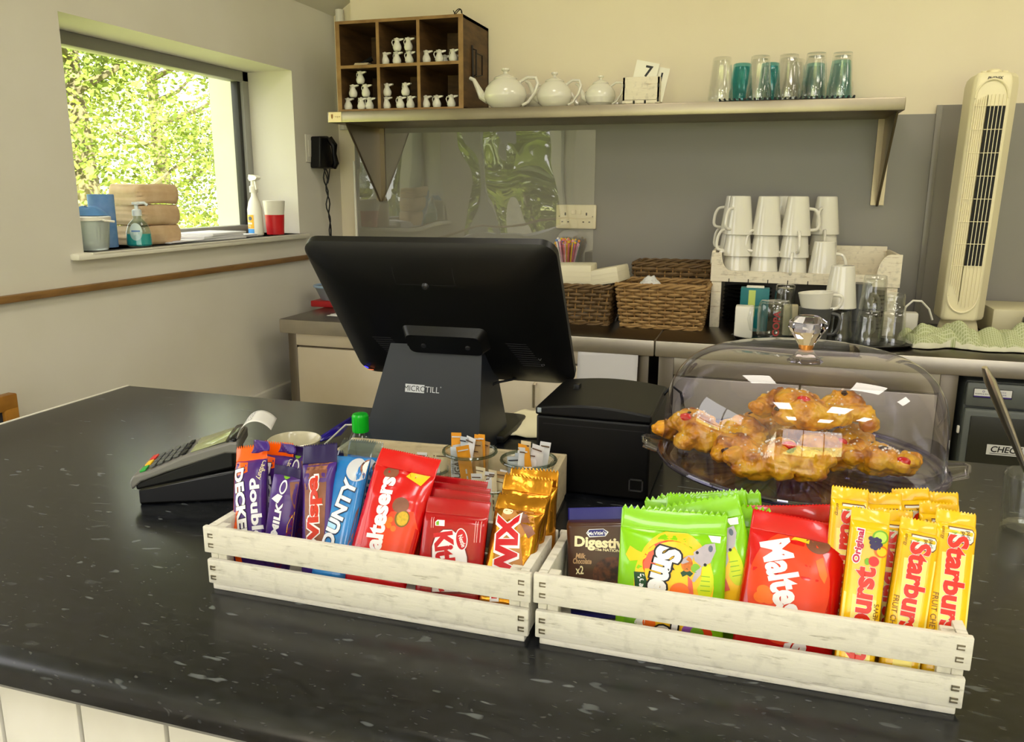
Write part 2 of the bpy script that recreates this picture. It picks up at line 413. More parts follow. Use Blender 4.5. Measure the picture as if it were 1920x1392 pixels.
# splash panels
struct(MB().bx(-1.547, .49, 2.924, 2.9305, .9, 1.562).bx(.494, 3.0, 2.924, 2.9305, .9, 1.588).build('trim_1', m_grey), 'grey glossy splash panel behind the steel worktop', 'splashback')
struct(MB().bx(.482, .500, 2.918, 2.924, .9, 1.588, .002).build('trim_2', M('panel_joint', (138, 134, 126), .3)), 'clear joint strip between the grey panels left of the tower fan', 'trim')
struct(MB().bx(-1.553, -1.545, 2.915, 2.93, .9, 1.43, .002).build('trim_5', m_white), 'thin cream edge strip of the grey panel near the corner', 'trim')
struct(MB().bx(XL, XL+.018, -4, 2.985, 1.064, 1.081, .003).build('trim_3', m_wood), 'narrow brown wooden dado rail under the window sill', 'rail')
struct(MB().bx(XL, XL+.02, 1.0, 2.98, .56, .63, .004).build('trim_4', m_wall), 'painted ledge strip low on the left wall beside the steel counter', 'trim')
struct(MB().tube([(-1.612, 2.965, 1.55+.02*i) for i in range(23)], .016, 12).build('trim_6', m_wall), 'painted pipe boxing in the corner above the shelf', 'pipe')
# window
wf = MB()
FX = -1.83
zf0, zf1 = WZ0, WZ1
wf.bx(FX-.05, FX, WY0, WY1, zf1-.036, zf1, .003).bx(FX-.05, FX, WY0, WY1, zf0, zf0+.03, .003).bx(FX-.05, FX, WY0, WY0+.035, zf0, zf1, .003).bx(FX-.05, FX, WY1-.035, WY1, zf0, zf1, .003)
wf.bx(FX-.04, FX-.012, WY1-.052, WY1-.03, zf0, zf1, .003, 1)
win = wf.build('window_1', [M('anthracite_frame', (150, 150, 146), .4), M('frame_seal', (50, 50, 48), .5)])
struct(win, 'grey framed window over the sill looking onto trees', 'window')
g = MB().bx(FX-.031, FX-.027, WY0+.03, WY1-.03, zf0+.02, zf1-.03).build('window_pane', clear_mat('window_glass', 'fbfdf8', 1.45, .0), win)
sill = MB().bx(FX, XL+.03, WY0-.0, WY1+.0, WZ0-.004, WZ0+.0).bx(XL-.002, XL+.028, WY0-.045, WY1+.03, WZ0-.018, WZ0, .006)
struct(sill.build('window_sill', m_white), 'white painted window sill board', 'window sill')

f3 = MB()
for y in (-.83, .1, 1.03): f3.bx(FX-.05, FX, y-.02, y+.02, .92, 1.98)
f3.bx(FX-.05, FX, -.85, 1.05, .92, .96).bx(FX-.05, FX, -.85, 1.05, 1.94, 1.98)
struct(f3.build('window_3', M('anthracite_frame', '')), 'second grey framed window nearer the camera in the left wall', 'window')
# ------------------------------------------------------------------ outside
struct(MB().bx(-40, XL-.35, -30, 40, -.12, -.05).build('ground', M('lawn', (150, 168, 70), .9, var='b9b978', vs=3)), 'bright grass outside the window', 'ground')
struct(MB().bx(-20, 30, -40, -4.2, -.12, -.05).build('ground_rear', M('lawn', (150, 168, 70))), 'grass outside the rear glazing', 'ground')
def leafmat(nt, b):
    oi = N(nt, 'ShaderNodeTexCoord'); n = N(nt, 'ShaderNodeTexNoise', Scale=1.6, Detail=8.0, Roughness=.8); nt.links.new(oi.outputs['Object'], n.inputs[0])
    cc = ramp(nt, n.outputs[0], [(.3, srgb((54, 70, 24))), (.5, srgb((112, 128, 48))), (.72, srgb((196, 200, 110)))])
    nt.links.new(cc, b.inputs['Base Color']); b.inputs['Roughness'].default_value = .6
    tr = N(nt, 'ShaderNodeBsdfTranslucent'); nt.links.new(cc, tr.inputs[0]); mx = N(nt, 'ShaderNodeMixShader'); mx.inputs[0].default_value = .45
    nt.links.new(b.outputs[0], mx.inputs[1]); nt.links.new(tr.outputs[0], mx.inputs[2]); nt.links.new(mx.outputs[0], nt.nodes['Material Output'].inputs[0])
m_leaf = nodes_mat('leaves', leafmat); m_bark = M('bark', (92, 86, 62), .8, var='544c34', vs=12)
def tree(x, y, h, R, n, label, seed):
    rnd = random.Random(seed); t = thing('tree', label, 'tree', (x, y, -.05), group='trees outside the window')
    tr = MB(); tr.tube([(0, 0, 0), (.05, .02, h*.3), (-.04, .06, h*.6), (.05, 0, h*.95)], [.14, .12, .08, .03], 8)
    for i in range(9):
        z = h*(.25+.07*i); a = rnd.uniform(0, 6.28); L = R*rnd.uniform(.6, .9)
        tr.tube([(0, 0, z), (math.cos(a)*L*.5, math.sin(a)*L*.5, z+.25), (math.cos(a)*L, math.sin(a)*L, z+.7)], [.05, .03, .01], 6)
    tr.build('trunk', m_bark, t)
    bm = bmesh.new(); cl = []
    for i in range(80):
        a = rnd.uniform(0, 6.28); z = rnd.uniform(.12, 1)**.9; r = R*(1-.55*z*z)*math.sqrt(rnd.random())
        cl.append((math.cos(a)*r, math.sin(a)*r, z*h))
    for i in range(n):
        c0 = rnd.choice(cl); p = Vector((c0[0]+rnd.gauss(0, .22), c0[1]+rnd.gauss(0, .22), c0[2]+rnd.gauss(0, .2)))
        s = rnd.uniform(.022, .05); u = Vector((rnd.gauss(0, 1), rnd.gauss(0, 1), rnd.gauss(0, .6))).normalized(); v = u.cross(Vector((rnd.gauss(0, 1), rnd.gauss(0, 1), rnd.gauss(0, 1)))).normalized()
        bm.faces.new([bm.verts.new(p+u*s), bm.verts.new(p+v*s*.6), bm.verts.new(p-u*s), bm.verts.new(p-v*s*.6)])
    me = bpy.data.meshes.new('foliage'); bm.to_mesh(me); bm.free(); me.materials.append(m_leaf)
    o = bpy.data.objects.new('foliage', me); COL.objects.link(o); o.parent = t
tree(-6.9, 7.0, 4.4, 1.4, 12000, 'leafy sunlit tree at the left of the window view', 1)
tree(-6.3, 9.7, 4.6, 1.35, 12500, 'leafy sunlit tree with the darkest trunk in the middle of the window view', 2)
tree(-9.8, 11.6, 5.2, 2.0, 14000, 'pale sunlit tree standing behind the other trees in the window view', 3)
tree(-9.3, 15.2, 5.4, 2.0, 12000, 'leafy sunlit tree at the right of the window view', 4)
def bush(x, y, r, h, seed):
    t = thing('garden_bush', 'rounded green garden bush outside the side window', 'bush', (x, y, -.05), group='bushes outside the side window')
    rnd = random.Random(seed); bm = bmesh.new()
    for i in range(2600):
        a = rnd.uniform(0, 6.28); z = rnd.random(); q = r*math.sqrt(1-z*z*.85)*rnd.uniform(.75, 1.05); p = Vector((math.cos(a)*q, math.sin(a)*q, z*h))
        s_ = rnd.uniform(.05, .09); u_ = Vector((rnd.gauss(0, 1), rnd.gauss(0, 1), rnd.gauss(0, .6))).normalized(); v_ = u_.cross(Vector((rnd.gauss(0, 1), rnd.gauss(0, 1), rnd.gauss(0, 1)))).normalized()
        bm.faces.new([bm.verts.new(p+u_*s_), bm.verts.new(p+v_*s_*.6), bm.verts.new(p-u_*s_), bm.verts.new(p-v_*s_*.6)])
    me = bpy.data.meshes.new('foliage'); bm.to_mesh(me); bm.free(); me.materials.append(m_leaf)
    o = bpy.data.objects.new('foliage', me); COL.objects.link(o); o.parent = t
    MB().tube([(0, 0, 0), (0, 0, h*.7)], .04, 8).build('stem', m_bark, t)
for i, (x, y, r, h) in enumerate(((-3.6, -2.2, .9, 1.7), (-3.3, -4.6, 1.1, 1.9), (-4.0, -7.2, 1.3, 2.3), (-5.0, -10.2, 1.6, 2.6), (-6.6, -3.4, 1.3, 2.3))): bush(x, y, r, h, 40+i)
f = thing('fence', 'low brown timber post and rail fence beyond the grass outside the window', 'fence', (-4.0, 5.4, -.05))
for z in (.45, .8): MB().bx(-.02, .02, -2.6, 2.6, z-.04, z+.04).build('rail', m_bark, f)
for y in (-2.5, -1.2, 0, 1.2, 2.5): MB().bx(-.05, .03, y-.04, y+.04, 0, .95).build('post', m_bark, f)

# ------------------------------------------------------------------ front counter
fw = MB()                                                  # laminate top with rounded nose
x0, x1, y0, y1 = -1.305, 2.6, .5, 1.393
prof = [(y1, .864), (y1, .9), (y0+.02, .9)] + [(y0+.02-.02*math.sin(a), .88+.02*math.cos(a)) for a in [PI/2*i/6 for i in range(1, 7)]] + [(y0, .870), (y0+.004, .864)]
fw.prism(prof, x0, x1, 'yz')
fwo = tag(fw.build('counter_worktop', m_lam, ang=30), 'long black speckled laminate worktop of the serving counter', 'worktop')
tag(MB().bx(x0-.006, x0-.0005, y0+.02, y1+.002, .862, .9015, .001).build('worktop_edging', m_white), 'thin pale edging strip along the left end of the black worktop', 'edging')
fb = thing('boarded_counter', 'white tongue and groove boarded front of the serving counter', 'counter', (0, .9, 0), world=True)
for i in range(-9, 20):
    xx = -.487+.099*i
    if xx < x0+.03: continue
    MB().bx(max(xx+.0018, x0+.05), xx+.0972, .522, .536, .02, .864, .003).build('board', M('white_board', (214, 211, 204), .5, var='c8c4ba', vs=8, bump=.1, bs=60), fb)
MB().bx(x0+.05, 2.5, .536, 1.34, 0, .862).build('carcass', M('carcass_white', (205, 198, 180), .6), fb)

# ------------------------------------------------------------------ back counter units
def steel_top(x0, x1, label):
    o = MB().bx(x0, x1, 2.316, 2.924, .853, .9, .004).build('steel_worktop', [m_steel, m_steeltop])
    for p in o.data.polygons:
        if p.normal.z > .9: p.material_index = 1
    return tag(o, label, 'worktop')
steel_top(-1.529, -.2865, 'left stainless steel worktop carrying the wicker baskets')
steel_top(-.2835, 2.4, 'right stainless steel worktop carrying the mugs and tower fan')
m_steel_lit = M('steel_lit_side', (232, 222, 204), .5, .55, var='dccfb6', vs=4)  # paler copy of the cabinet steel, brighter light at the left put into its colour
u = thing('steel_cabinet', 'left stainless steel cabinet behind the till with paper stuck on it', 'cabinet', (-.9, 2.6, 0), world=True)
for lx in (-1.493, -.318): MB().bx(lx-.016, lx+.016, 2.335, 2.367, 0, .852, .002).build('leg', m_steeldark, u)
MB().bx(-1.477, -.335, 2.345, 2.9, .1, .852).build('body', m_steeldark, u)
MB().bx(-1.477, -.335, 2.333, 2.346, .812, .852, .002).build('top_band', m_steel_lit, u)
for a, b2 in ((-1.474, -.905), (-.902, -.338)):
    d = MB().bx(a, b2, 2.33, 2.346, .12, .806, .003).build('door', m_steel_lit, u)
    hx = -.93 if a < -1 else -.645
    MB().tube([(hx, 2.33, .745), (hx, 2.312, .742), (hx, 2.312, .672), (hx, 2.33, .668)], .005, 8).build('handle', m_chrome, d)
u = thing('steel_cabinet', 'right stainless steel cabinet seen behind the cake dome', 'cabinet', (.1, 2.6, 0), world=True)
for lx in (-.252, .49): MB().bx(lx-.022, lx+.022, 2.335, 2.367, 0, .852, .002).build('leg', m_steeldark, u)
MB().bx(-.23, .468, 2.345, 2.9, .1, .852).build('body', m_steeldark, u)
MB().bx(-.23, .468, 2.333, 2.346, .8, .852, .002).build('top_band', m_steel, u)
for a, b2 in ((-.228, .118), (.121, .466)):
    d = MB().bx(a, b2, 2.33, 2.346, .12, .795, .003).build('door', m_steel, u)
    MB().tube([(a+.03, 2.33, .745), (a+.03, 2.312, .742), (a+.03, 2.312, .672), (a+.03, 2.33, .668)], .005, 8).build('handle', m_chrome, d)
def flat_surf(origin, ux, uy, nrm):
    o_, a_, b_, n_ = Vector(origin), Vector(ux), Vector(uy), Vector(nrm)
    return lambda u, v, l: o_ + a_*u + b_*v + n_*l
# grey machine under the worktop
m_mach = M('machine_grey', (96, 100, 96), .4); m_mdoor = M('machine_door', (46, 46, 38), .3)
u = thing('glass_washer', 'grey under-counter washing machine with a CHECK notice at the right edge', 'dishwasher', (.85, 2.6, .1), world=True)
MB().bx(.532, 1.15, 2.345, 2.88, .12, .838, .006).build('casing', m_mach, u)
MB().bx(.532, 1.15, 2.325, 2.346, .772, .836, .005).build('control_panel', m_mach, u)
d = MB().bx(.532, 1.15, 2.322, 2.346, .2, .766, .008).build('door', m_mach, u)
MB().bx(.548, 1.13, 2.318, 2.323, .25, .748, .002).build('door_window', m_mdoor, d)
MB().box((.524, 2.33, .706), (.006, .01, .02), .002).build('catch', m_white, u)
a = Art(); mt_white = M('print_white', (226, 226, 222), .4); mt_black = M('print_black', (24, 22, 24), .4); mt_purple = M('print_purple', (70, 52, 130), .4)
a.rect(.548, .638, .797, .822, mt_black, 1).rect(.5495, .6365, .7985, .8205, mt_white, 2).rect(.5495, .6365, .7985, .802, mt_purple, 3).rect(.5925, .5935, .7985, .8205, mt_black, 3)
a.text('o', .571, .8145, .012, mt_purple, 3).text('WASTE & WATER', .571, .8075, .005, mt_black, 3).text('SERVICE', .614, .814, .005, mt_purple, 3).text('HOTLINE', .614, .8075, .005, mt_purple, 3)
a.build('rating_label', flat_surf((0, 2.3245, 0), (1, 0, 0), (0, 0, 1), (0, -1, 0)), u, cell=0, step=.0003)
a = Art(); a.rect(.594, .86, .647, .675, mt_white, 1).text('CHECK WATER', .682, .663, .0225, mt_black, 2, shear=.15, bold=.0004).rect(.602, .78, .6505, .6518, mt_black, 2)
a.build('notice', flat_surf((0, 2.3175, 0), (1, 0, 0), (0, 0, 1), (0, -1, 0)), u, cell=0, step=.0003)
pm = MB(); pm.grid(lambda s, t: Vector((-.514+s*.18+.003*t, 2.319-.008*math.sin(PI*s)*(1-t), .70+t*(.16+.016*s))), 12, 8)
tag(pm.build('paper_sheet', M('paper', (214, 212, 216), .8), mods=[('SOLIDIFY', dict(thickness=.0004))]), 'blank white paper sheet stuck to the steel cabinet beside the till', 'paper')

# ------------------------------------------------------------------ shelf
sh = thing('wall_shelf', 'long stainless steel wall shelf above the grey panels', 'shelf', (-.57, YB, 1.55), world=True)
MB().bx(-1.492, .353, 2.63, 2.924, 1.549, 1.586, .003).build('shelf_board', M('shelf_steel', (172, 162, 142), .36, 1, var='8c8270', vs=2.4, bump=.05, bs=30), sh)
for bx_, wd in ((-1.435, .05), (.337, .02)):
    b = MB()
    x = bx_
    b.prism([(2.922, 1.549), (2.65, 1.549), (2.9, 1.276), (2.922, 1.276)], x-.0015, x+.0015, 'yz')
    b.bx(x-.02, x+.02, 2.914, 2.9235, 1.28, 1.549)
    b.tube([(x, 2.66, 1.546), (x, 2.905, 1.28)], .004, 6)
    br = b.build('bracket', M('bracket_steel', (140, 128, 106), .35, 1), sh)
a = Art(); mt_cream = M('sticker_cream', (238, 220, 170), .4); mt_gold = M('sticker_gold', (150, 108, 50), .4)
a.rect(-1.487, -1.438, 1.551, 1.584, mt_cream, 1).poly([(-1.478, 1.577), (-1.470, 1.577), (-1.470, 1.567), (-1.474, 1.560), (-1.478, 1.567)], mt_gold, 2).text('vogue', -1.453, 1.5675, .009, mt_gold, 2)
a.build('sticker', flat_surf((0, 2.6295, 0), (1, 0, 0), (0, 0, 1), (0, -1, 0)), sh, cell=0, step=.0003)
# ================================================================== things on the sill and the left wall
ZS = WZ0
def sill_at(px, py, z=ZS): return at(px, py, z=z)
m_paperbag = M('kraft_paper', (228, 202, 166), .75, var='d2b088', vs=18, bump=.5, bs=45)
def flour(loc, rz, label, seed):
    t = thing('flour_bag', label, 'bag', loc, rz, group='brown paper bags stacked on the sill')
    def S(u, v):
        a = 2*PI*u; z = v
        w, d, h = .082, .056, .055
        cx = math.copysign(abs(math.cos(a))**.22, math.cos(a)); sy = math.copysign(abs(math.sin(a))**.22, math.sin(a))
        e = 1-.10*abs(2*z-1)**4; e2 = .955+.045*math.sin(PI*z)
        p = Vector((cx*w*e2, sy*d*e2*e/.95, z*h))
        return p + Vector((0, 0, .006*noise.noise(Vector((p.x*22, p.y*22, seed))))) + Vector((.004, .004, 0))*noise.noise(Vector((p.x*40, z*9, seed+3)))
    m = MB(); m.grid(S, 44, 14, cu=True, cap=True); m.build('sack', m_paperbag, t, ang=50)
    m = MB(); m.grid(lambda u, v: S(.955+.09*u, .03+v*.96)*1.0+Vector((.004, 0, .0005)), 6, 10); m.build('folded_end', m_paperbag, t, mods=[('SOLIDIFY', dict(thickness=.0025))])
    return t
fb_ = sill_at(285, 455)
for i, (dz, q) in enumerate(((0, 'bottom'), (.0575, 'middle'), (.115, 'top'))):
    flour((-1.742+.004*i, 1.995-.006*i, ZS+dz), PI/2-.06*i+.05, 'brown paper flour bag lying on the sill, %s of the stack of three' % q, 4.0+i*2.3)
m_tub = clear_mat('tub_plastic', 'e2e8e2', 1.5, .3)
t = thing('plastic_tub', 'translucent white lidded tub at the left end of the sill', 'tub', (-1.695, 1.725, ZS))
MB().lathe([(0, .001), (.042, .001), (.045, .01), (.052, .082), (.0505, .082), (.0435, .012), (0, .004)], seg=32).build('tub_body', M('milky_plastic', (226, 234, 228), .35, trans=.5), t)
MB().lathe([(0, .088), (.05, .088), (.055, .086), (.055, .077), (.0535, .077), (.0535, .084), (0, .0855)], seg=32).build('lid', m_white, t)
MB().tube([(.054, -.01, .08), (.075, -.02, .078), (.085, 0, .075)], .003, 6).build('lid_tab', m_white, t)
tag(MB().lathe([(.012, 0), (.033, 0), (.0335, .003), (.0335, .140), (.033, .143), (.012, .143)], (-1.745, 1.828, ZS), 32, close=True).build('blue_paper_roll', M('blue_paper', (96, 146, 206), .8, var='84a8dc', vs=30), org=(-1.745, 1.828, ZS)), 'blue paper roll standing on end behind the tub', 'paper roll')
tag((lambda m: (m.grid(lambda u, v: Vector((-1.70+.05*math.sin(2*PI*u)*(.3+.7*v), 1.735+.042*math.cos(2*PI*u)*(.3+.7*v), ZS+.0895+.022*(1-v**2)+.003*math.sin(8*PI*u)*(1-v))), 32, 8, cu=True, cap=True), m)[1])(MB()).build('cleaning_cloth', M('blue_cloth', (92, 142, 200), .8), org=(-1.70, 1.735, ZS+.09)), 'crumpled blue cloth on the lid of the white tub', 'cloth')
def pump(loc):
    t = thing('sanitiser_bottle', 'clear pump bottle with teal liquid in front of the flour bags', 'bottle', loc, .4)
    sx = .72
    prof = [(0, .001), (.03, .001), (.034, .006), (.033, .04), (.026, .062), (.0115, .078), (.0105, .088), (0, .088)]
    MB().lathe(prof, mt=Matrix.Diagonal((1, sx, 1, 1)), seg=28).build('bottle', clear_mat('bottle_clear', 'e4f0f0', 1.5, .05), t)
    MB().lathe([(0, .003), (.029, .003), (.0325, .007), (.032, .036), (0, .037)], mt=Matrix.Diagonal((1, sx, 1, 1)), seg=28).build('liquid', M('teal_liquid', (38, 168, 168), .1), t)
    p = MB(); p.lathe([(0, .085), (.0125, .085), (.0125, .1), (.009, .103), (.005, .104), (.005, .114), (.011, .116), (.011, .122), (0, .123)], seg=20).tube([(0, 0, .119), (.022, 0, .12), (.03, 0, .114)], .004, 8)
    p.build('pump', M('pump_white', (220, 228, 232), .3), t)
    a = Art(); a.poly(ell(0, .042, .018, .024), M('label_pale', (206, 222, 224), .4), 1).rect(-.012, .012, .042, .046, M('label_blue', (90, 130, 190), .4), 2)
    R_ = .032
    a.build('bottle_label', lambda u, v, l: Vector((R_*math.sin(u/R_)*.98, -sx*R_*math.cos(u/R_)*(1 if v < .04 else 1-(v-.04)*4)-l-.0006, v)), t, cell=.006)
pump((-1.668, 1.872, ZS))
t = thing('spray_bottle', 'white trigger spray bottle with an orange label at the right of the sill', 'bottle', (-1.70, 2.47, ZS), -.5)
MB().lathe([(0, 0), (.030, .001), (.033, .005), (.033, .09), (.026, .115), (.013, .135), (.012, .15), (0, .15)], mt=Matrix.Diagonal((1, .7, 1, 1)), seg=28).build('bottle', m_white, t)
tg = MB(); tg.lathe([(0, .148), (.014, .148), (.014, .168), (.009, .172), (.008, .19), (0, .192)], seg=18).prism([(-.012, .186), (.03, .19), (.042, .197), (.03, .204), (-.016, .208), (-.022, .195)], -.008, .008).prism([(.012, .186), (.02, .186), (.028, .158), (.022, .156)], -.004, .004)
tg.build('trigger', m_white, t)
a = Art(); a.rect(-.024, .024, .01, .024, M('label_sky', (70, 150, 220), .4), 1).rect(-.024, .024, .026, .072, M('label_orange', (240, 176, 30), .4), 1).poly(ell(.006, .06, .01, .007), M('label_navy', (40, 60, 90), .4), 2).rect(-.016, .016, .04, .046, mt_white, 2).text('D10', 0, .033, .01, mt_white, 2)
a.build('bottle_label', lambda u, v, l: Vector((.0333*math.sin(u/.0333), -.7*.0333*math.cos(u/.0333)-l-.0002, v)), t, cell=.006)
t = thing('drum_tub', 'red and white round tub beside the spray bottle', 'tub', (-1.685, 2.565, ZS))
MB().lathe([(0, 0), (.030, .001), (.034, .07), (0, .07)], seg=28).build('tub_body', M('tub_red', (206, 28, 34), .4), t)
MB().lathe([(0, .0), (.0335, 0), (.0385, .048), (.035, .05), (0, .048)], (0, 0, .07), seg=28).build('cup_lid', m_white, t)
for i, (y, w_, d_, h, lab) in enumerate(((2.24, .21, .16, .022, 'thick white paper pad lying on the sill beside the window frame'), (2.13, .26, .15, .006, 'thin white booklet fanned out on the sill next to the flour bags'), (2.385, .13, .11, .008, 'small stack of bluish papers on the sill in front of the spray bottle'))):
    mb = MB(); z = ZS+.0005
    for k in range(3):
        mb.box((-1.735+.006*k, y+.008*k*(-1)**k, z+h/6+k*h/3), (d_-.01*k, w_-.012*k, h/3), .001, rot=.05*(k-1))
    tag(mb.build('paper_stack', M('paper_bright', (232, 232, 236), .7), org=(-1.735, y, z)), lab, 'papers')
# intercom handset
ph = thing('wall_phone', 'black wall mounted handset unit with a hanging tangled lead', 'phone', (XL, 2.79, 1.40), world=True)
MB().prism([(2.735, 1.50), (2.80, 1.505), (2.835, 1.385), (2.725, 1.385)], XL+.001, XL+.045, 'yz').build('cradle', m_black, ph, mods=[('BEVEL', dict(width=.006, segments=2))])
MB().tube([(XL+.05, 2.79, 1.497), (XL+.066, 2.797, 1.47), (XL+.06, 2.805, 1.44), (XL+.062, 2.812, 1.405), (XL+.05, 2.816, 1.39)], [.012, .013, .009, .012, .011], 10).build('handset', m_blackg, ph)
cb = MB()
for k in range(2):
    cb.tube([(XL+.03+.004*math.sin(i*1.1+k*2), 2.79-.012*k*(1-i/24)+.012*i/10+.006*math.sin(i*.9+k*3), 1.385-i*.0165) for i in range(28)], .0026, 6)
cb.tube([(XL+.03, 2.775, 1.385), (XL+.032, 2.79, 1.355), (XL+.03, 2.80, 1.34)], .002, 6).tube([(XL+.03, 2.82, 1.385), (XL+.03, 2.81, 1.35), (XL+.03, 2.80, 1.33)], .002, 6)
cb.build('lead', m_black, ph)
ph.location.y += .036; ph.location.z += .014
tag(MB().bx(XL, XL+.004, 2.735, 2.815, 1.42, 1.52, .003).bx(XL+.004, XL+.0055, 2.75, 2.80, 1.44, 1.50, .002).build('switch_plate', m_wall, org=(XL, 2.775, 1.47)), 'flat cream switch plate left of the black wall handset', 'switch')
t = thing('blackboard', 'oak framed blackboard leaning on the wall beyond the left end of the counter', 'blackboard', (-1.6, 1.1, .55), world=True)
p0 = at(38, 785, x=-1.56); p1 = at(26, 736, x=-1.60)
bm_ = MB(); zt = p1.z; yr = p1.y
MB().bx(-1.612, -1.6, .45, yr-.03, .1, zt-.03).build('board', M('slate', (38, 42, 50), .6), t)
MB().bx(-1.615, -1.59, .42, yr, zt-.036, zt, .004).bx(-1.615, -1.59, yr-.036, yr, .07, zt-.03, .004).bx(-1.615, -1.59, .42, yr, .05, .09, .004).bx(-1.615, -1.59, .42, .456, .07, zt-.03, .004).build('frame', M('oak_frame', (176, 122, 40), .4, var='8e5c16', vs=20), t)

# ================================================================== things on the wall shelf
SZ = 1.586
bxr = thing('pigeonhole_box', 'brown wooden crate of six pigeonholes at the left end of the shelf', 'shelf box', (-1.23, 2.8, SZ), world=True)
X0b, X1b, Y0b, Z1b, tk = -1.465, -.997, 2.66, 1.884, .010
b = MB(); b.bx(X0b, X0b+tk, Y0b, 2.92, SZ, Z1b).bx(X1b-tk*1.3, X1b, Y0b, 2.92, SZ, Z1b).bx(X0b, X1b, Y0b, 2.92, SZ, SZ+tk*.8).bx(X0b, X1b, Y0b, 2.92, Z1b-tk, Z1b).bx(X0b, X1b, 2.912, 2.92, SZ, Z1b)
b.build('carcass', m_box, bxr)
xa = [X0b+tk+(X1b-X0b-2*tk)*k/3 for k in range(4)]; zm = (SZ+Z1b)/2
for k in (1, 2): MB().bx(xa[k]-.005, xa[k]+.005, Y0b+.002, 2.912, SZ+.008, Z1b-tk).build('divider', m_box, bxr)
MB().bx(X0b+tk, X1b-tk, Y0b+.002, 2.912, zm-.005, zm+.005).build('middle_shelf', m_box, bxr)
ed = MB(); yy = Y0b-.0015
for k in range(4): ed.bx(xa[k]-(.010 if k in (0,) else .0055), xa[k]+(.011 if k == 3 else .0055), yy, yy+.003, SZ, Z1b)
for z in (SZ+.004, zm, Z1b-.005): ed.bx(X0b, X1b, yy-.0005, yy+.002, z-.005, z+.005)
ed.build('front_edging', m_boxedge, bxr)
MB().tube([(X1b, 2.745, 1.79), (X1b+.016, 2.745, 1.785), (X1b+.016, 2.745, 1.705), (X1b, 2.745, 1.70)], .003, 6).tube([(X1b+.001, 2.745, 1.80), (X1b+.004, 2.745, 1.69)], .005, 6).tube([(X1b+.014, 2.75, 1.775), (X1b+.018, 2.80, 1.775), (X1b+.018, 2.80, 1.71), (X1b+.014, 2.75, 1.70)], .0025, 6).build('handle', M('iron', (40, 34, 28), .5, .6), bxr)
kn = MB(); kn.tube([(-1.03+.013*math.cos(a*.9), 2.70+.01*math.sin(a), 1.884+.012+.012*math.sin(a*1.3)) for a in [i*.35 for i in range(30)]], .0016, 6)
tag(kn.build('wire_knot', M('iron', ''), org=(-1.03, 2.70, 1.884)), 'small tangle of dark wire on top of the pigeonhole box', 'wire')
def jug_proto():
    t = thing('milk_jug', 'x', 'jug', (0, 0, 0), group='small white milk jugs in the pigeonhole box')
    b = MB(); b.lathe([(0, .0), (.009, 0), (.0125, .003), (.0150, .010), (.0150, .016), (.0115, .024), (.0085, .029), (.0085, .034), (.0115, .039), (.0125, .0405), (.0112, .0405), (.007, .034), (.007, .029), (.012, .016), (.010, .006), (0, .004)], seg=20)
    b.prism([(.007, .036), (.010, .033), (.022, .037), (.0235, .041), (.010, .041)], -.004, .004)
    b.build('jug_body', m_ceram, t)
    MB().tube([(-.009, .004, .036), (-.017, .006, .037), (-.020, .008, .030), (-.0165, .007, .020), (-.012, .005, .014)], .0018, 6).build('handle', m_ceram, t)
    MB().lathe([(0, .0405), (.006, .0408), (.004, .0435), (0, .0445)], seg=12).build('rim_knob', m_ceram, t)
    return t
J = [('lower left', [(213, 1190), (372, 1190), (470, 1190), (272, 1045), (425, 1035), (360, 890)]), ('lower middle', [(672, 1185), (838, 1185), (960, 1185), (680, 1035), (900, 1035)]),
     ('lower right', [(1145, 1172), (1275, 1172), (1450, 1170)]), ('upper middle', [(655, 628), (795, 628), (945, 632), (800, 498), (935, 500)]), ('upper right', [(1150, 610), (1305, 608), (1470, 605), (1370, 520), (1500, 505)])]
proto = None
order = ['bottom row left', 'bottom row middle', 'bottom row right', 'second row left', 'second row right', 'top of the pyramid']
base = {}
for comp, lst in J:
    zf = SZ+.0085 if 'lower' in comp else zm+.0052
    for k, (cx, cy) in enumerate(lst):
        lv = 0 if k < 3 else (2 if k == 5 else 1)
        y = 2.695
        if comp == 'upper right' and k >= 3: y = 2.80; lv = 0 
        p = at(620+cx/6.4, 20+cy/6.4, y=y)
        z = zf+.0440*lv
        if comp == 'upper right' and k >= 3: z = zf
        lab = 'tiny white jug in the %s pigeonhole, %s' % (comp, order[k] if not (comp == 'upper right' and k >= 3) else ('behind, the left one' if k == 3 else 'behind, the right one'))
        if proto is None: proto = jug_proto(); o = proto
        else: o = dup(proto)
        o.location = (min(p.x, X1b-.03), y, z); o.rotation_euler = (0, 0, random.uniform(-.25, .25)); o['label'] = lab
mb = MB()
for k in range(3): mb.box((-1.385+.002*k, 2.70, zm+.0075+.003*k), (.052, .04, .0028), .0005, rot=.04*k)
tag(mb.build('card_stack', M('card_cream', (200, 184, 150), .7), org=(-1.385, 2.70, zm+.006)), 'small stack of cream cards in the upper left pigeonhole', 'cards')
tag(MB().tube([(-1.43, 2.74, zm+.012), (-1.395, 2.76, zm+.034), (-1.38, 2.765, zm+.042)], [.006, .007, .009], 8).build('dark_tool', m_black, org=(-1.43, 2.74, zm+.006)), 'dark stubby tool leaning inside the upper left pigeonhole', 'tool')

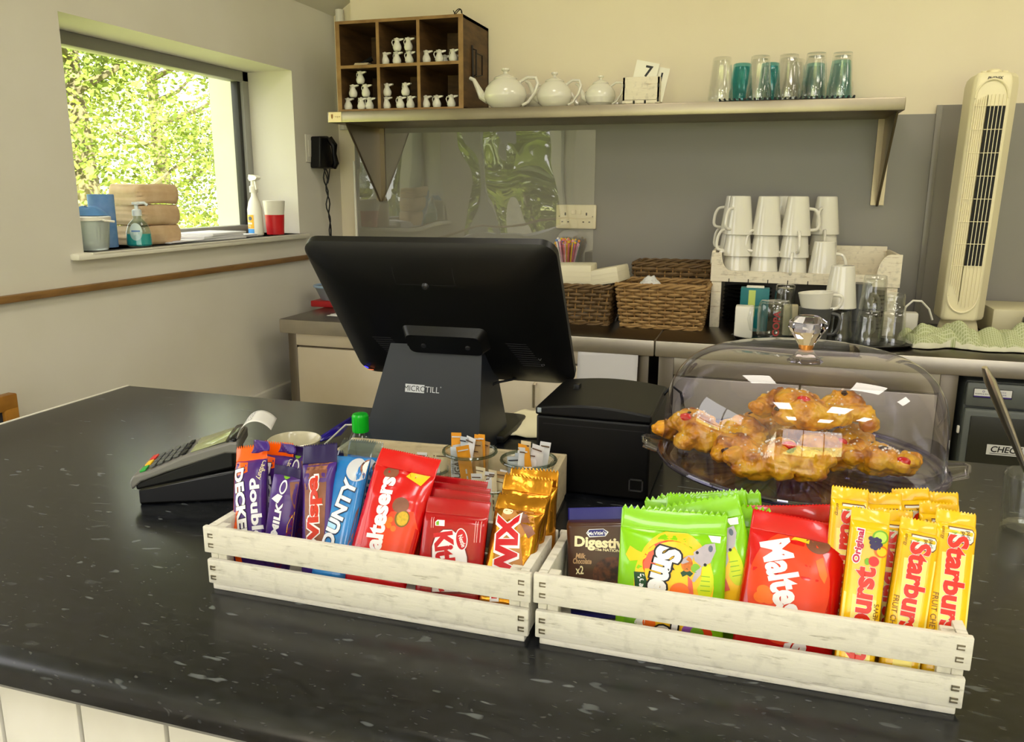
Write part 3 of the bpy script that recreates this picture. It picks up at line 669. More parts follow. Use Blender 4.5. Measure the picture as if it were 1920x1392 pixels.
def teapot(loc, s, rz, label, squat=1.0, knob=.012):
    t = thing('teapot', label, 'teapot', loc, rz, group='white teapots on the shelf')
    R = .062*s; h = .085*s*squat
    prof = [(0, .001), (R*.55, .001), (R*.62, .004), (R*.86, h*.18), (R*.99, h*.38), (R, h*.45), (R*.93, h*.66), (R*.72, h*.86), (R*.5, h*.97), (R*.48, h), (0, h)]
    MB().lathe(prof, seg=40).build('pot', m_ceram, t)
    MB().lathe([(R*.52, h*.965), (R*.54, h*.99), (R*.48, h*1.03), (R*.2, h*1.12), (R*.09, h*1.15), (R*.09, h*1.2), (R*.19, h*1.26), (R*.17, h*1.31), (0, h*1.32)], seg=32).build('lid', m_ceram, t)
    MB().tube([(-R*.85, 0, h*.35), (-R*1.15, 0, h*.45), (-R*1.35, 0, h*.72), (-R*1.55, 0, h*.98), (-R*1.75, 0, h*1.05)], [R*.24, R*.19, R*.13, R*.095, R*.08], 12).build('spout', m_ceram, t)
    MB().tube([(R*.7, 0, h*.86), (R*1.05, 0, h*1.0), (R*1.45, 0, h*.98), (R*1.55, 0, h*.8), (R*1.4, 0, h*.5), (R*1.1, 0, h*.22), (R*.82, 0, h*.12)], [R*.07, R*.075, R*.08, R*.08, R*.075, R*.07, R*.07], 10).build('handle', m_ceram, t)
    return t
teapot((-.862, 2.70, SZ), 1.16, .0, 'largest white teapot, first on the shelf beside the pigeonhole box', 1.0)
teapot((-.700, 2.725, SZ), .95, -.1, 'middle sized white teapot, second in the front row on the shelf', 1.08)
teapot((-.545, 2.72, SZ), .80, -.15, 'smallest white teapot in the front row beside the number card holder', 1.1)
teapot((-.79, 2.85, SZ), .85, .1, 'white teapot half hidden behind the largest teapot', 1.0)
teapot((-.60, 2.85, SZ), .74, .1, 'white teapot half hidden behind the middle sized teapot', 1.0)
teapot((-.47, 2.86, SZ), .66, .1, 'white teapot half hidden behind the smallest teapot', 1.0)
# number card holder
t = thing('card_holder', 'chipped white wooden box holding table number cards on the shelf', 'holder', (-.405, 2.70, SZ), world=True)
hb = MB(); hb.bx(-.462, -.346, 2.655, 2.663, SZ+.012, SZ+.082, .001).bx(-.462, -.346, 2.72, 2.728, SZ+.012, SZ+.082, .001).bx(-.462, -.455, 2.655, 2.728, SZ+.012, SZ+.082).bx(-.353, -.346, 2.655, 2.728, SZ+.012, SZ+.082).bx(-.462, -.346, 2.655, 2.728, SZ+.004, SZ+.014).bx(-.45, -.36, 2.66, 2.72, SZ, SZ+.005)
hb.build('box', m_wwc, t)
nt_ = MB()
for x, z in ((-.425, SZ+.006), (-.39, SZ+.006), (-.457, SZ+.055), (-.350, SZ+.055), (-.350, SZ+.012)): nt_.bx(x-.003, x+.003, 2.6538, 2.656, z-.005, z+.006)
nt_.build('notch', m_dark, t)
for k, (dx, tilt, h, lab) in enumerate(((-.412, .22, .115, 'white table card numbered 7 in the small white holder'), (-.376, .2, .100, 'white table card numbered 1 tucked beside card 7'), (-.362, -.12, .11, 'blank white card leaning at the right of the holder'))):
    y = 2.675+.012*k
    mt = Matrix.Translation((dx, y, SZ+.016)) @ Matrix.Rotation(tilt, 4, 'Y')
    c_ = thing('table_number_card', lab, 'card', mtx=mt, group='number cards in the small white holder')
    MB().bx(-.036 if k < 2 else -.008, .036 if k < 2 else .008, -.0006, .0006, 0, h).build('card', M('card_white', (236, 232, 216), .6), c_)
    if k < 2:
        a = Art(); a.text('7' if k == 0 else '1', .008 if k == 0 else .016, h-.028, .046 if k == 0 else .034, mt_black, 1, bold=.0012)
        a.build('numeral', lambda u, v, l: Vector((u, -.0007-l, v)), c_, cell=0)
# glasses
def tumbler(m, h=.125, r0=.027, r1=.0375, fl=10):
    """upturned fluted tumbler: rim at the bottom"""
    t = thing('glass_tumbler', 'x', 'glass')
    k = lambda a, z: 1+(.022*math.cos(fl*a) if z > .35*h else 0)
    MB().lathe([(r1, 0), (r1+.0004, .002), (r1-.0016, h*.30), (r1-.004, h*.36), (r0+.002, h*.8), (r0, h*.985), (r0-.003, h), (0, h), (0, h-.009), (r0-.004, h-.010), (r0-.001, h*.8), (r1-.0065, h*.36), (r1-.004, h*.30), (r1-.0018, .001)], seg=40, fl=k, close=False).build('glass', m, t, ang=60)
    return t
mat_ = thing('ribbed_mat', 'black ribbed drip mat under the upturned glasses on the shelf', 'mat', (.06, 2.75, SZ), world=True)
mm = MB().bx(-.165, .22, 2.652, 2.88, SZ+.0005, SZ+.004)
mm.build('mat_sheet', m_black, mat_)
rb = MB()
for k in range(27): rb.tube([(-.163+k*.0146, 2.646, SZ+.007), (-.160+k*.0146, 2.88, SZ+.007)], .0035, 6)
rb.build('rib', m_black, mat_)
GZ = SZ+.0108
pc, pt = tumbler(m_glass), tumbler(m_teal, .117)
used = {pc.name: 0, pt.name: 0}
def place_glass(p, loc, label, group, rz=None):
    o = p if not used[p.name] else dup(p)
    used[p.name] = 1; o.location = loc; o.rotation_euler = (0, 0, random.uniform(0, 1) if rz is None else rz); o['label'] = label; o['group'] = group
    return o
for (px, tl, lab) in ((1350, 0, 'clear ribbed tumbler at the left end of the shelf mat'), (1421, 0, 'clear ribbed tumbler just right of the first teal glass'), (1474, 0, 'clear ribbed tumbler in the middle of the front row on the mat'), (1524, 1, 'tallest looking clear tumbler, second from the right on the mat'), (1573, 0, 'clear tumbler at the right end of the front row with teal behind')):
    p = at(px, 190, y=2.70); place_glass(pc, (p.x, 2.70-(.0 if not tl else .012), GZ), lab, 'upturned glasses on the shelf mat')
for (px, y, lab) in ((1486, 2.80, 'clear ribbed tumbler in the back row between two teal ones'),):
    p = at(px, 190, y=y); place_glass(pc, (p.x, y, GZ), lab, 'upturned glasses on the shelf mat')
for (px, y, lab) in ((1388, 2.79, 'teal glass showing between the first two clear tumblers'), (1440, 2.80, 'teal glass behind the second clear tumbler'), (1524, 2.845, 'teal glass behind the tall clear tumbler'), (1572, 2.80, 'teal glass behind the rightmost clear tumbler')):
    p = at(px, 188, y=y); place_glass(pt, (p.x, y, GZ), lab, 'upturned glasses on the shelf mat')

# ================================================================== on the back wall
so = thing('wall_socket', 'cream double wall socket on the grey panel', 'socket', (-.66, 2.92, 1.23), world=True)
MB().bx(-.735, -.587, 2.911, 2.924, 1.186, 1.272, .004).build('plate', M('socket_cream', (226, 214, 180), .35), so)
MB().bx(-.678, -.662, 2.907, 2.912, 1.238, 1.254, .001).bx(-.658, -.642, 2.907, 2.912, 1.238, 1.254, .001).build('switch', M('socket_cream', ''), so)
hl = MB()
for cx in (-.70, -.622):
    s_ = -1 if cx < -.66 else 1
    hl.bx(cx-.0025+.006*s_*0, cx+.0025, 2.9095, 2.9115, 1.234, 1.244).bx(cx-.014, cx-.008, 2.9095, 2.9115, 1.209, 1.213).bx(cx+.008, cx+.014, 2.9095, 2.9115, 1.209, 1.213)
hl.bx(-.724, -.721, 2.9095, 2.9115, 1.229, 1.232).bx(-.601, -.598, 2.9095, 2.9115, 1.229, 1.232)
hl.build('pin_holes', M('hole_brown', (70, 56, 40), .6), so)
# clear plastic sheet fixed over the panel
def sheet(u, v):
    x = -1.535+.94*u; z = .93+.60*v
    w = noise.noise(Vector((x*7, z*3.5, 1)))*.0016 + noise.noise(Vector((x*3, z*6, 5)))*.0014 + .007*math.sin(u*PI*1.5)**2
    return Vector((x, 2.915-abs(w)-.001, z))
ms = MB(); ms.grid(sheet, 90, 60)
tag(ms.build('plastic_sheet', clear_mat('acetate', 'f4f4f0', 1.95, .01), ang=None), 'wavy clear plastic sheet fixed over the grey panel under the shelf', 'plastic sheet')
# ================================================================== tower fan
fy = 2.62
fan = thing('tower_fan', 'tall cream tower fan standing on the steel worktop at the right', 'fan', (.56, fy+.05, .9), world=True)
m_fan = M('fan_cream', (238, 228, 190), .4)
zb, zt_ = .955, 1.645
def fansec(z):
    k = (z-zb)/(zt_-zb); return .507+.012*k, .628+.012*k
def fan_poly(z, sh=0):
    xa_, xb_ = fansec(z); xm = xb_-.028
    return [(xa_+sh, fy+.012), (xa_+.01+sh, fy+sh), (xm-sh, fy+sh), (xb_-sh, fy+.045), (xb_-sh, fy+.12-sh), (xa_+sh, fy+.12-sh)]
b = MB(); rows = []
for z, s_ in ((zb, .004), (zb+.01, 0), (zb+.2, 0), (zb+.45, 0), (zt_-.03, 0), (zt_-.012, .003), (zt_, .012)):
    rows.append([b.bm.verts.new((x, y, z)) for x, y in fan_poly(z, s_)])
for r0, r1 in zip(rows, rows[1:]):
    for i in range(6): b.bm.faces.new((r0[i], r0[(i+1) % 6], r1[(i+1) % 6], r1[i]))
b.bm.faces.new(rows[0][::-1]); b.bm.faces.new(rows[-1])
b.build('housing', m_fan, fan, mods=[('BEVEL', dict(width=.004, segments=2, limit_method='ANGLE'))])
MB().lathe([(0, .90), (.05, .90), (.055, .905), (.055, .92), (.05, .94), (.045, .956), (0, .956)], (.568, fy+.07, 0), 32).build('base', m_fan, fan)
vz0, vz1 = 1.115, 1.555
def fx(u, z): xa_, xb_ = fansec(z); return xa_+u*(xb_-.028-xa_)
b = MB(); vs = [(fx(.42, vz0), vz0), (fx(.93, vz0), vz0), (fx(.93, vz1), vz1), (fx(.42, vz1), vz1)]
b.prism(vs, fy-.0012, fy+.002); b.build('vent_opening', m_dark, fan)
gb = MB()
for k in range(13):
    u = .08+.34*k/6 if k < 7 else .42+.51*(k-7)/5; za, zc = 1.03+.035*math.cos(k/18*PI*2), 1.585-.02*abs(k/9-1)**2
    gb.tube([(fx(u, za), fy-.003, za), (fx(u, zc), fy-.003, zc)], .0012, 5)
for k in range(8):
    z = vz0+(vz1-vz0)*k/7
    gb.tube([(fx(.1, z), fy-.0035, z), (fx(.93, z), fy-.0035, z)], .0010, 5)
gb.build('grille', m_fan, fan)
b = MB()
for z_, s_ in ((1.575, 1), (1.03, -1)):
    b.tube([(fx(.52+.43*math.cos(a), z_), fy-.002, z_+s_*.05*math.sin(a)) for a in [PI*i/16 for i in range(17)]], .003, 6)
b.build('arch_trim', m_fan, fan)
MB().lathe([(0, 0), (.018, 0), (.018, .008), (.012, .012), (0, .013)], (.575, fy+.05, zt_), 20).lathe([(0, 0), (.008, 0), (.007, .006), (0, .007)], (.548, fy+.04, zt_), 12).lathe([(0, 0), (.008, 0), (.007, .006), (0, .007)], (.602, fy+.045, zt_), 12).build('control_knob', m_fan, fan)
a = Art(); a.text('PHENIX', fx(.55, 1.63), 1.628, .0105, mt_black, 1, shear=.2, bold=.0003)
a.build('maker_badge', flat_surf((0, fy-.0005, 0), (1, 0, 0), (0, 0, 1), (0, -1, 0)), fan, cell=0)
# ================================================================== till
def rrect(w, h, r, n=6):
    P = []
    for cx, cy, a0 in ((w/2-r, h/2-r, 0), (-w/2+r, h/2-r, 90), (-w/2+r, -h/2+r, 180), (w/2-r, -h/2+r, 270)):
        for i in range(n+1):
            a = math.radians(a0+90*i/n); P.append((cx+r*math.cos(a), cy+r*math.sin(a)))
    return P
def loft(mb, secs, mi=0, capb=True, capt=True):
    rows = [[mb.bm.verts.new(p) for p in s_] for s_ in secs]; n = len(rows[0])
    for a, b in zip(rows, rows[1:]):
        for i in range(n): mb.bm.faces.new((a[i], a[(i+1) % n], b[(i+1) % n], b[i])).material_index = mi
    if capb: mb.bm.faces.new(rows[0][::-1]).material_index = mi
    if capt: mb.bm.faces.new(rows[-1]).material_index = mi
till = thing('till', 'black touch screen till seen from behind on the counter', 'till', (-.51, 1.2, .9), world=True)
tl, bl_, tr_ = Vector((-.664, 1.085, 1.2555)), Vector((-.678, 1.300, 1.0115)), Vector((-.274, 1.091, 1.2585))
ax = (tr_-tl).normalized(); ay = -(bl_-tl); HH = ay.length; ay.normalize(); an = ay.cross(ax).normalized()   # an: towards the back of the screen
if an.y > 0: an = -an
cen = tl + ax*.195 - ay*HH/2
mtx_m = Matrix(((ax.x, ay.x, an.x, cen.x), (ax.y, ay.y, an.y, cen.y), (ax.z, ay.z, an.z, cen.z), (0, 0, 0, 1)))
def mp(u, v, n): return mtx_m @ Vector((u, v, n))
m_till = M('till_casing', (12, 12, 13), .4, spec=.4); m_stand = M('till_stand', (38, 42, 50), .45)
b = MB()
secs = []
for ins, n, r in ((.004, 0, .024), (0, .004, .026), (0, .015, .026), (.006, .021, .026), (.045, .034, .03), (.075, .037, .03)):
    secs.append([mp(u, v, n) for u, v in rrect(.392-2*ins, HH-2*ins, r, 8)])
loft(b, secs); mon = b.build('monitor', m_till, till, ang=40)
scr = MB(); loft(scr, [[mp(u, v, -.0006) for u, v in rrect(.36, HH-.03, .004, 2)], [mp(u, v, .001) for u, v in rrect(.36, HH-.03, .004, 2)]])
scr.build('screen', m_blackg, mon)
b = MB(); bp_ = MB()
hb_ = MB(); loft(hb_, [[mp(u, v-.028, .03) for u, v in rrect(.15, .062, .01, 3)], [mp(u, v-.028, .052) for u, v in rrect(.125, .045, .01, 3)]])
hb_.build('mount_block', m_till, mon)
sc_ = MB()
for u in (-.035, .04): MB().lathe([(0, 0), (.004, 0), (.004, .003), (0, .004)], mp(u, -.03, .052), 10, mt=mtx_m.to_3x3().to_4x4()).build('screw', M('screw_grey', (60, 60, 62), .3, .5), mon)
sc_.lathe([(0, 0), (.006, .002), (.0045, .006), (0, .008)], mp(-.005, HH/2-.068, .0345), 16, mt=mtx_m.to_3x3().to_4x4())
sc_.build('screw', M('screw_grey', (60, 60, 62), .3, .5), mon)
a = Art(); m_line = M('panel_line', (40, 40, 42), .6); m_vent = M('vent_grey', (58, 58, 62), .5)
for s_ in (-1, 1):
    for k in range(11): a.rect(.115*s_-.017+.002*k, .115*s_+.017+.002*k, -.035-.0055*k, -.0335-.0055*k, m_vent, 1)
a.build('vent_slots', lambda u, v, l: mp(u, v, .0372+l), mon, cell=0)
a = Art()
a.rect(-.052, -.0512, HH/2-.066, HH/2-.035, m_line, 1).rect(.042, .0428, HH/2-.066, HH/2-.035, m_line, 1).rect(-.052, .0428, HH/2-.0665, HH/2-.0657, m_line, 1)
def mback(u, v, l):
    d = min(.196-abs(u), HH/2-abs(v)); n = .037 if d > .075 else .034+.003*(d-.045)/.03 if d > .045 else .021+.013*(d-.006)/.039 if d > .006 else .021
    return mp(u, v, n+l+.0002)
a.build('panel_lines', mback, mon, cell=.004)
a = Art(); mt_grey = M('print_grey', (120, 120, 124), .5)
a.text('<', .148, -.075, .012, mt_grey, 1, rot=90).text('o', .151, -.09, .012, mt_grey, 1)
a.build('port_symbols', mback, mon, cell=.004)
a = Art(); a.rect(-.184, -.176, -HH/2+.022, -HH/2+.026, M('led_blue', (60, 50, 255), .4, emit=1.5), 1).rect(-.178, -.168, -HH/2+.016, -HH/2+.019, M('led_orange', (255, 120, 70), .4, emit=1.2), 1)
a.build('status_light', mback, mon, cell=.004, step=.0006)
# stand: tapered leaning wedge with a concave top edge
def sx_(k): return (-.621+(.048)*k, -.413-(.009)*k)      # k 0 bottom .. 1 top
def spt(u, k, back=0):
    a0, a1 = sx_(k); x = a0+(a1-a0)*u
    dip = .014*(1-(2*u-1)**2) if k > .99 else 0
    z = .9+.205*k-dip; y = 1.158+.048*k+back
    return Vector((x, y, z))
b = MB(); KS = [0, .15, .3, .45, .6, .75, .9, 1.0]; nu = 14
fr_ = [[b.bm.verts.new(spt(i/nu, k)) for i in range(nu+1)] for k in KS]
bk_ = [[b.bm.verts.new(spt(i/nu, k, .03+.13*(1-k))) for i in range(nu+1)] for k in KS]
for A, flip in ((fr_, 0), (bk_, 1)):
    for j in range(len(KS)-1):
        for i in range(nu): b.bm.faces.new((A[j][i], A[j][i+1], A[j+1][i+1], A[j+1][i]))
for j in range(len(KS)-1):
    for i in (0, nu): b.bm.faces.new((fr_[j][i], fr_[j+1][i], bk_[j+1][i], bk_[j][i]))
for j in (0, len(KS)-1):
    for i in range(nu): b.bm.faces.new((fr_[j][i], fr_[j][i+1], bk_[j][i+1], bk_[j][i]))
st = b.build('stand', m_stand, till, ang=30)
MB().bx(-.63, -.40, 1.25, 1.40, .9, .914, .005).build('base', m_till, till)
MB().tube([(-.55, 1.215, 1.08), (-.42, 1.215, 1.08)], .02, 16).tube([(-.56, 1.225, 1.075), (-.41, 1.225, 1.075)], .013, 12).build('hinge', m_till, till)
lp = at(797, 729, y=1.186)
a = Art(); m_logo = M('logo_white', (206, 208, 212), .5)
a.rect(-.0335, .0005, -.0065, .0065, m_logo, 1).text('MICRO', -.0165, 0, .0125, m_stand, 2).text('TILL', .0145, 0, .0135, m_logo, 2).text('o', .029, .005, .004, m_logo, 2)
kk = (lp.z-.9)/.205
a.build('logo', lambda u, v, l: Vector((lp.x+u, 1.158+.048*(kk+v/.205)-l-.0002, lp.z+v)), st, cell=0)
MB().tube([at(1000, 690, y=1.30), at(985, 700, y=1.285), at(960, 712, y=1.27), at(930, 718, y=1.25), at(905, 732, y=1.23), at(888, 742, y=1.235)], .0022, 8).build('cable', m_black, till)
# ================================================================== receipt printer
pr = thing('receipt_printer', 'black box shaped receipt printer between the till and the cake stand', 'printer', (-.21, 1.16, .9), world=True)
xa_, xb_, yf, yb_, zt2 = -.292, -.131, 1.062, 1.25, 1.012
b = MB(); b.prism([(yf, .901), (yf, zt2), (yb_, zt2), (yb_, .901)], xa_, xb_, 'yz'); b.build('casing', m_black, pr, mods=[('BEVEL', dict(width=.004, segments=3))])
b = MB(); n_ = 12
poly = [(xa_-.001, zt2+.0006)] + [(xa_-.001+(xb_-xa_+.002)*i/n_, zt2+.012+.007*math.sin(PI*i/n_)) for i in range(n_+1)] + [(xb_+.001, zt2+.0006)]
b.prism(poly, yf-.002, yb_-.01, 'xz'); lid = b.build('lid', m_black, pr, mods=[('BEVEL', dict(width=.003, segments=3, limit_method='ANGLE'))])
MB().bx(xa_+.002, xa_+.008, yf-.003, yf-.0005, zt2+.004, zt2+.011, .001).build('indicator', M('indicator_white', (150, 160, 165), .3), pr)
MB().bx(-.262, -.252, 1.16, 1.175, zt2+.012, zt2+.024, .002).build('lid_catch', m_black, pr)
b = MB(); b.bx(-.158, -.138, yf-.0018, yf, .93, .932).bx(-.158, -.156, yf-.0018, yf, .914, .932).bx(-.140, -.138, yf-.0018, yf, .914, .932).bx(-.158, -.138, yf-.0018, yf, .914, .916)
b.build('socket_surround', M('socket_grey', (70, 70, 72), .5), pr)
a = Art(); a.rect(xa_+.01, xb_-.008, 1.0, 1.0008, m_line, 1)
a.build('casing_groove', lambda u, v, l: Vector((u, yf-.0003-l, v)), pr, cell=0)
MB().tube([(xb_+.0, 1.2, 1.02), (xb_+.012, 1.2, 1.035), (xb_+.026, 1.2, 1.025), (xb_+.034, 1.22, .97), (xb_+.03, 1.25, .904)], .0022, 8).build('cable', m_black, pr)
# napkin behind
b = MB(); c0 = at(962, 802, z=.905)
b.grid(lambda u, v: Vector((c0.x-.06+.14*u, c0.y-.05+.12*v+.012*u, .903+.012*abs(math.sin(3*u+1+v*2))*(.3+v)+.004*noise.noise(Vector((u*6, v*6, 2))))), 16, 14)
tag(b.build('napkin', M('napkin_cream', (226, 218, 186), .85), org=(c0.x, c0.y, .9), mods=[('SOLIDIFY', dict(thickness=.0015))]), 'creased cream napkin lying between the till and the printer', 'napkin')
# ================================================================== card terminal
yw = math.radians(25.5)
ct = thing('card_terminal', 'grey and black card payment terminal in its dock on the counter', 'card terminal', (-.788, .838, .9), yw); ct.scale = (.78, 1, 1)
L, Wd = .172, .080
def tz(u): return .042+.265*u                                       # top surface height along the length
m_tg = M('terminal_grey', (120, 118, 114), .35, .2); m_key = M('key_grey', (82, 84, 82), .4)
b = MB(); b.prism([(.0, 0), (.165, 0), (.165, .045), (.0, .024)], 0, Wd, 'xz'); b.build('dock', m_blackg, ct, mods=[('BEVEL', dict(width=.004, segments=3))])
b = MB(); b.prism([(-.004, .020), (.163, .046), (.163, tz(.163)-.012), (.14, tz(.14)-.009), (-.004, .032)], .002, Wd-.002, 'xz'); b.build('lower_body', m_black, ct, mods=[('BEVEL', dict(width=.004, segments=3))])
b = MB(); pts_ = [(-.010, .022), (-.012, .034), (-.006, tz(-.004)+.001), (.02, tz(.02)), (.085, tz(.085)+.004), (.16, tz(.16)), (.172, tz(.172)-.004), (.172, tz(.172)-.02), (.15, tz(.15)-.013), (.05, tz(.05)-.010), (.006, .033)]
b.prism(pts_, -.001, Wd+.001, 'xz'); sh_ = b.build('shell', m_tg, ct, mods=[('BEVEL', dict(width=.003, segments=3))])
def tsf(u, v, l):   # u along, v across
    z = tz(u)+.004*max(0, 1-abs(u-.085)/.075)
    return Vector((u, v, z+.0012+l))
def key(u0, u1, v0, v1, m, name='key'):
    k = MB(); c_ = tsf((u0+u1)/2, (v0+v1)/2, .0008); k.box(c_, (u1-u0, v1-v0, .003), .0012, rot=Matrix.Rotation(-math.atan(.265), 4, 'Y')); k.build(name, m, ct)
for i, c_ in enumerate(((206, 34, 34), (240, 190, 30), (40, 160, 60))):
    key(.002, .013, Wd-.004-.0245*i-.019, Wd-.004-.0245*i, M('key_%d' % i, c_, .4))
for r_ in range(4):
    for c_ in range(3): key(.018+.0135*r_, .028+.0135*r_, .010+.0215*c_, .026+.0215*c_, m_key)
for c_ in range(3): key(.073, .082, .008+.022*c_, .024+.022*c_, m_black)
MB().box(tsf(.120, Wd/2, 0), (.062, Wd-.016, .002), .001, rot=Matrix.Rotation(-math.atan(.235), 4, 'Y')).build('screen', M('screen_pale', (150, 156, 110), .08, spec=.8), ct)
MB().box(tsf(.160, Wd/2, -.003), (.018, Wd-.004, .012), .005, rot=Matrix.Rotation(-math.atan(.2), 4, 'Y')).build('printer_door', m_blackg, ct)
b = MB(); b.grid(lambda s_, v: Vector((.166+.030*(1-math.cos(s_*2.3))+.012*s_, .010+.058*v, tz(.17)-.010+.033*math.sin(s_*2.5))), 20, 6)
rp = b.build('receipt', M('receipt_white', (228, 226, 222), .6), ct, mods=[('SOLIDIFY', dict(thickness=.0003))])
a = Art(); rnd = random.Random(3)
for i in range(9):
    s0 = .12+.05*i
    for j in range(3):
        v0 = .12+.25*j+rnd.uniform(0, .08); a.rect(s0, s0+.014, v0, v0+rnd.uniform(.08, .2), mt_grey, 1)
a.build('receipt_print', lambda s_, v, l: Vector((.166+.030*(1-math.cos(s_*2.3))+.012*s_, .010+.058*v, tz(.17)-.010+.033*math.sin(s_*2.5)+.0004+l)), rp, cell=.05)
# ramekin, bottle, folder
c0 = at(552, 825, z=.958)
tag(MB().lathe([(0, 0), (.028, 0), (.03, .004), (.037, .056), (.039, .059), (.0375, .060), (.035, .056), (.028, .007), (0, .006)], (c0.x, c0.y, .9), 36).build('ramekin', M('cream_glaze', (214, 206, 178), .15, coat=.3), org=(c0.x, c0.y, .9)), 'small cream china bowl behind the purple chocolate bars', 'bowl')
c0 = at(675, 775, y=1.075)
bt = thing('hand_gel_bottle', 'clear squeeze bottle with a bright green flip cap beside the till', 'bottle', (c0.x, 1.075, .9))
hh = c0.z-.9
MB().lathe([(0, .001), (.018, .001), (.02, .004), (.02, hh-.045), (.014, hh-.032), (.011, hh-.028), (0, hh-.028)], seg=28).build('bottle', clear_mat('bottle_clear', ''), bt)
MB().lathe([(0, hh-.029), (.0125, hh-.029), (.0130, hh-.026), (.0128, hh-.004), (.011, hh-.001), (0, hh)], seg=28).build('cap', M('cap_green', (22, 190, 40), .25), bt)
p = [at(572, 836, z=.915), at(655, 783, z=.93), at(672, 776, z=.93), at(640, 815, z=.915)]
b = MB(); vs = [b.bm.verts.new(q) for q in p]; b.bm.faces.new(vs)
tag(b.build('blue_folder', M('translucent_blue', (58, 40, 190), .15, trans=.4), org=(p[0].x, p[0].y, .9), mods=[('SOLIDIFY', dict(thickness=.003))]), 'glossy violet blue plastic wallet lying behind the chocolate bars', 'folder')
p = [at(606, 836, z=.935), at(648, 797, z=.945), at(672, 797, z=.95), at(668, 836, z=.935)]
b = MB(); vs = [b.bm.verts.new(q) for q in p]; b.bm.faces.new(vs); b.tube([p[0], p[1], p[2]], .0014, 6, mi=1)
tag(b.build('acrylic_holder', [clear_mat('acrylic', 'eef0fa', 1.5, .05), m_white], org=(p[0].x, p[0].y, .9)), 'clear acrylic holder with a white edge behind the blue chocolate bar', 'holder')
# glass of utensils at the right edge
c0 = Vector((.345, 1.11, .9))
j = thing('utensil_glass', 'ribbed glass jar with a steel utensil at the right edge of the counter', 'jar', c0)
MB().lathe([(0, 0), (.03, 0), (.033, .004), (.036, .075), (.034, .078), (.033, .075), (.030, .008), (0, .007)], seg=40, fl=lambda a_, z: 1+.03*math.cos(14*a_)).build('glass', m_glass, j)
q0, q1 = at(1846, 689, y=1.10), c0+Vector((.02, 0, .01))
sp = MB(); d_ = (q0-q1)
sp.tube([q1, q1+d_*.35, q1+d_*.7, q1+d_*.92, q0], [.005, .006, .011, .012, .006], 12, flat=.5)
tag(sp.build('steel_tongs', M('satin_steel', (214, 206, 190), .28, 1), org=q1), 'polished steel utensil handle leaning out of the ribbed glass jar', 'utensil')

# ================================================================== back counter, left part
c0 = at(625, 548, y=2.66)
bw = thing('storage_bowl', 'grey plastic bowl with a pale blue rim half hidden behind the till', 'bowl', (c0.x, 2.66, .9))
MB().lathe([(0, .024), (.045, .024), (.066, .07), (.0675, .072), (.064, .071), (.043, .028), (0, .027)], seg=36).build('bowl_body', M('bowl_grey', (130, 136, 142), .4), bw)
MB().tube([(.0675*math.cos(t_), .0675*math.sin(t_), .074) for t_ in [2*PI*i/36 for i in range(36)]], .0045, 8, closed=True).build('rim', M('rim_blue', (150, 176, 206), .35), bw)
tag(MB().bx(c0.x-.062, c0.x+.05, 2.60, 2.72, .9003, .923, .004).build('red_tray', M('red_plastic', (170, 30, 34), .4), org=(c0.x, 2.66, .9)), 'red plastic tray under the grey bowl near the wall', 'tray')
b = MB(); c0 = at(640, 592, z=.9)
b.grid(lambda u, v: Vector((c0.x-.045+.1*u, c0.y-.02+.06*v, .9012+.028*max(0, u-.35)*v+.004*noise.noise(Vector((u*5, v*5, 1))))), 12, 8)
tag(b.build('white_cloth', M('cloth_white', (226, 226, 224), .85), org=(c0.x, c0.y, .9), mods=[('SOLIDIFY', dict(thickness=.001))]), 'folded white cloth on the worktop half hidden behind the till', 'cloth')
# sweets jar
c0 = at(1064, 470, y=2.86)
sj = thing('sweets_jar', 'clear jar crammed with colourful wrapped sticks behind the napkins', 'jar', (c0.x, 2.86, .9))
MB().lathe([(0, 0), (.035, 0), (.038, .004), (.038, .20), (.052, .226), (.050, .226), (.036, .20), (.035, .006), (0, .005)], seg=32).build('glass', m_glass, sj)
rnd = random.Random(9); cm_ = [M('sweet_%d' % i, c_, .5) for i, c_ in enumerate(((236, 196, 60), (220, 120, 130), (236, 232, 220), (236, 150, 70), (110, 140, 200), (230, 170, 190)))]
b = MB()
for i in range(46):
    a_, r_ = rnd.uniform(0, 6.28), .032*math.sqrt(rnd.random()); x, y = r_*math.cos(a_), r_*math.sin(a_); k = 1.45
    b.tube([(x*.8, y*.8, .16), (x*k, y*k, .225+rnd.uniform(.008, .03))], [.003, .0035], 6, mi=rnd.randrange(6))
    b.ico((x*k, y*k, .232+rnd.uniform(0, .02)), .0055, 1, mi=rnd.randrange(6))
o = b.build('sweets', cm_, sj); o['kind'] = 'stuff'
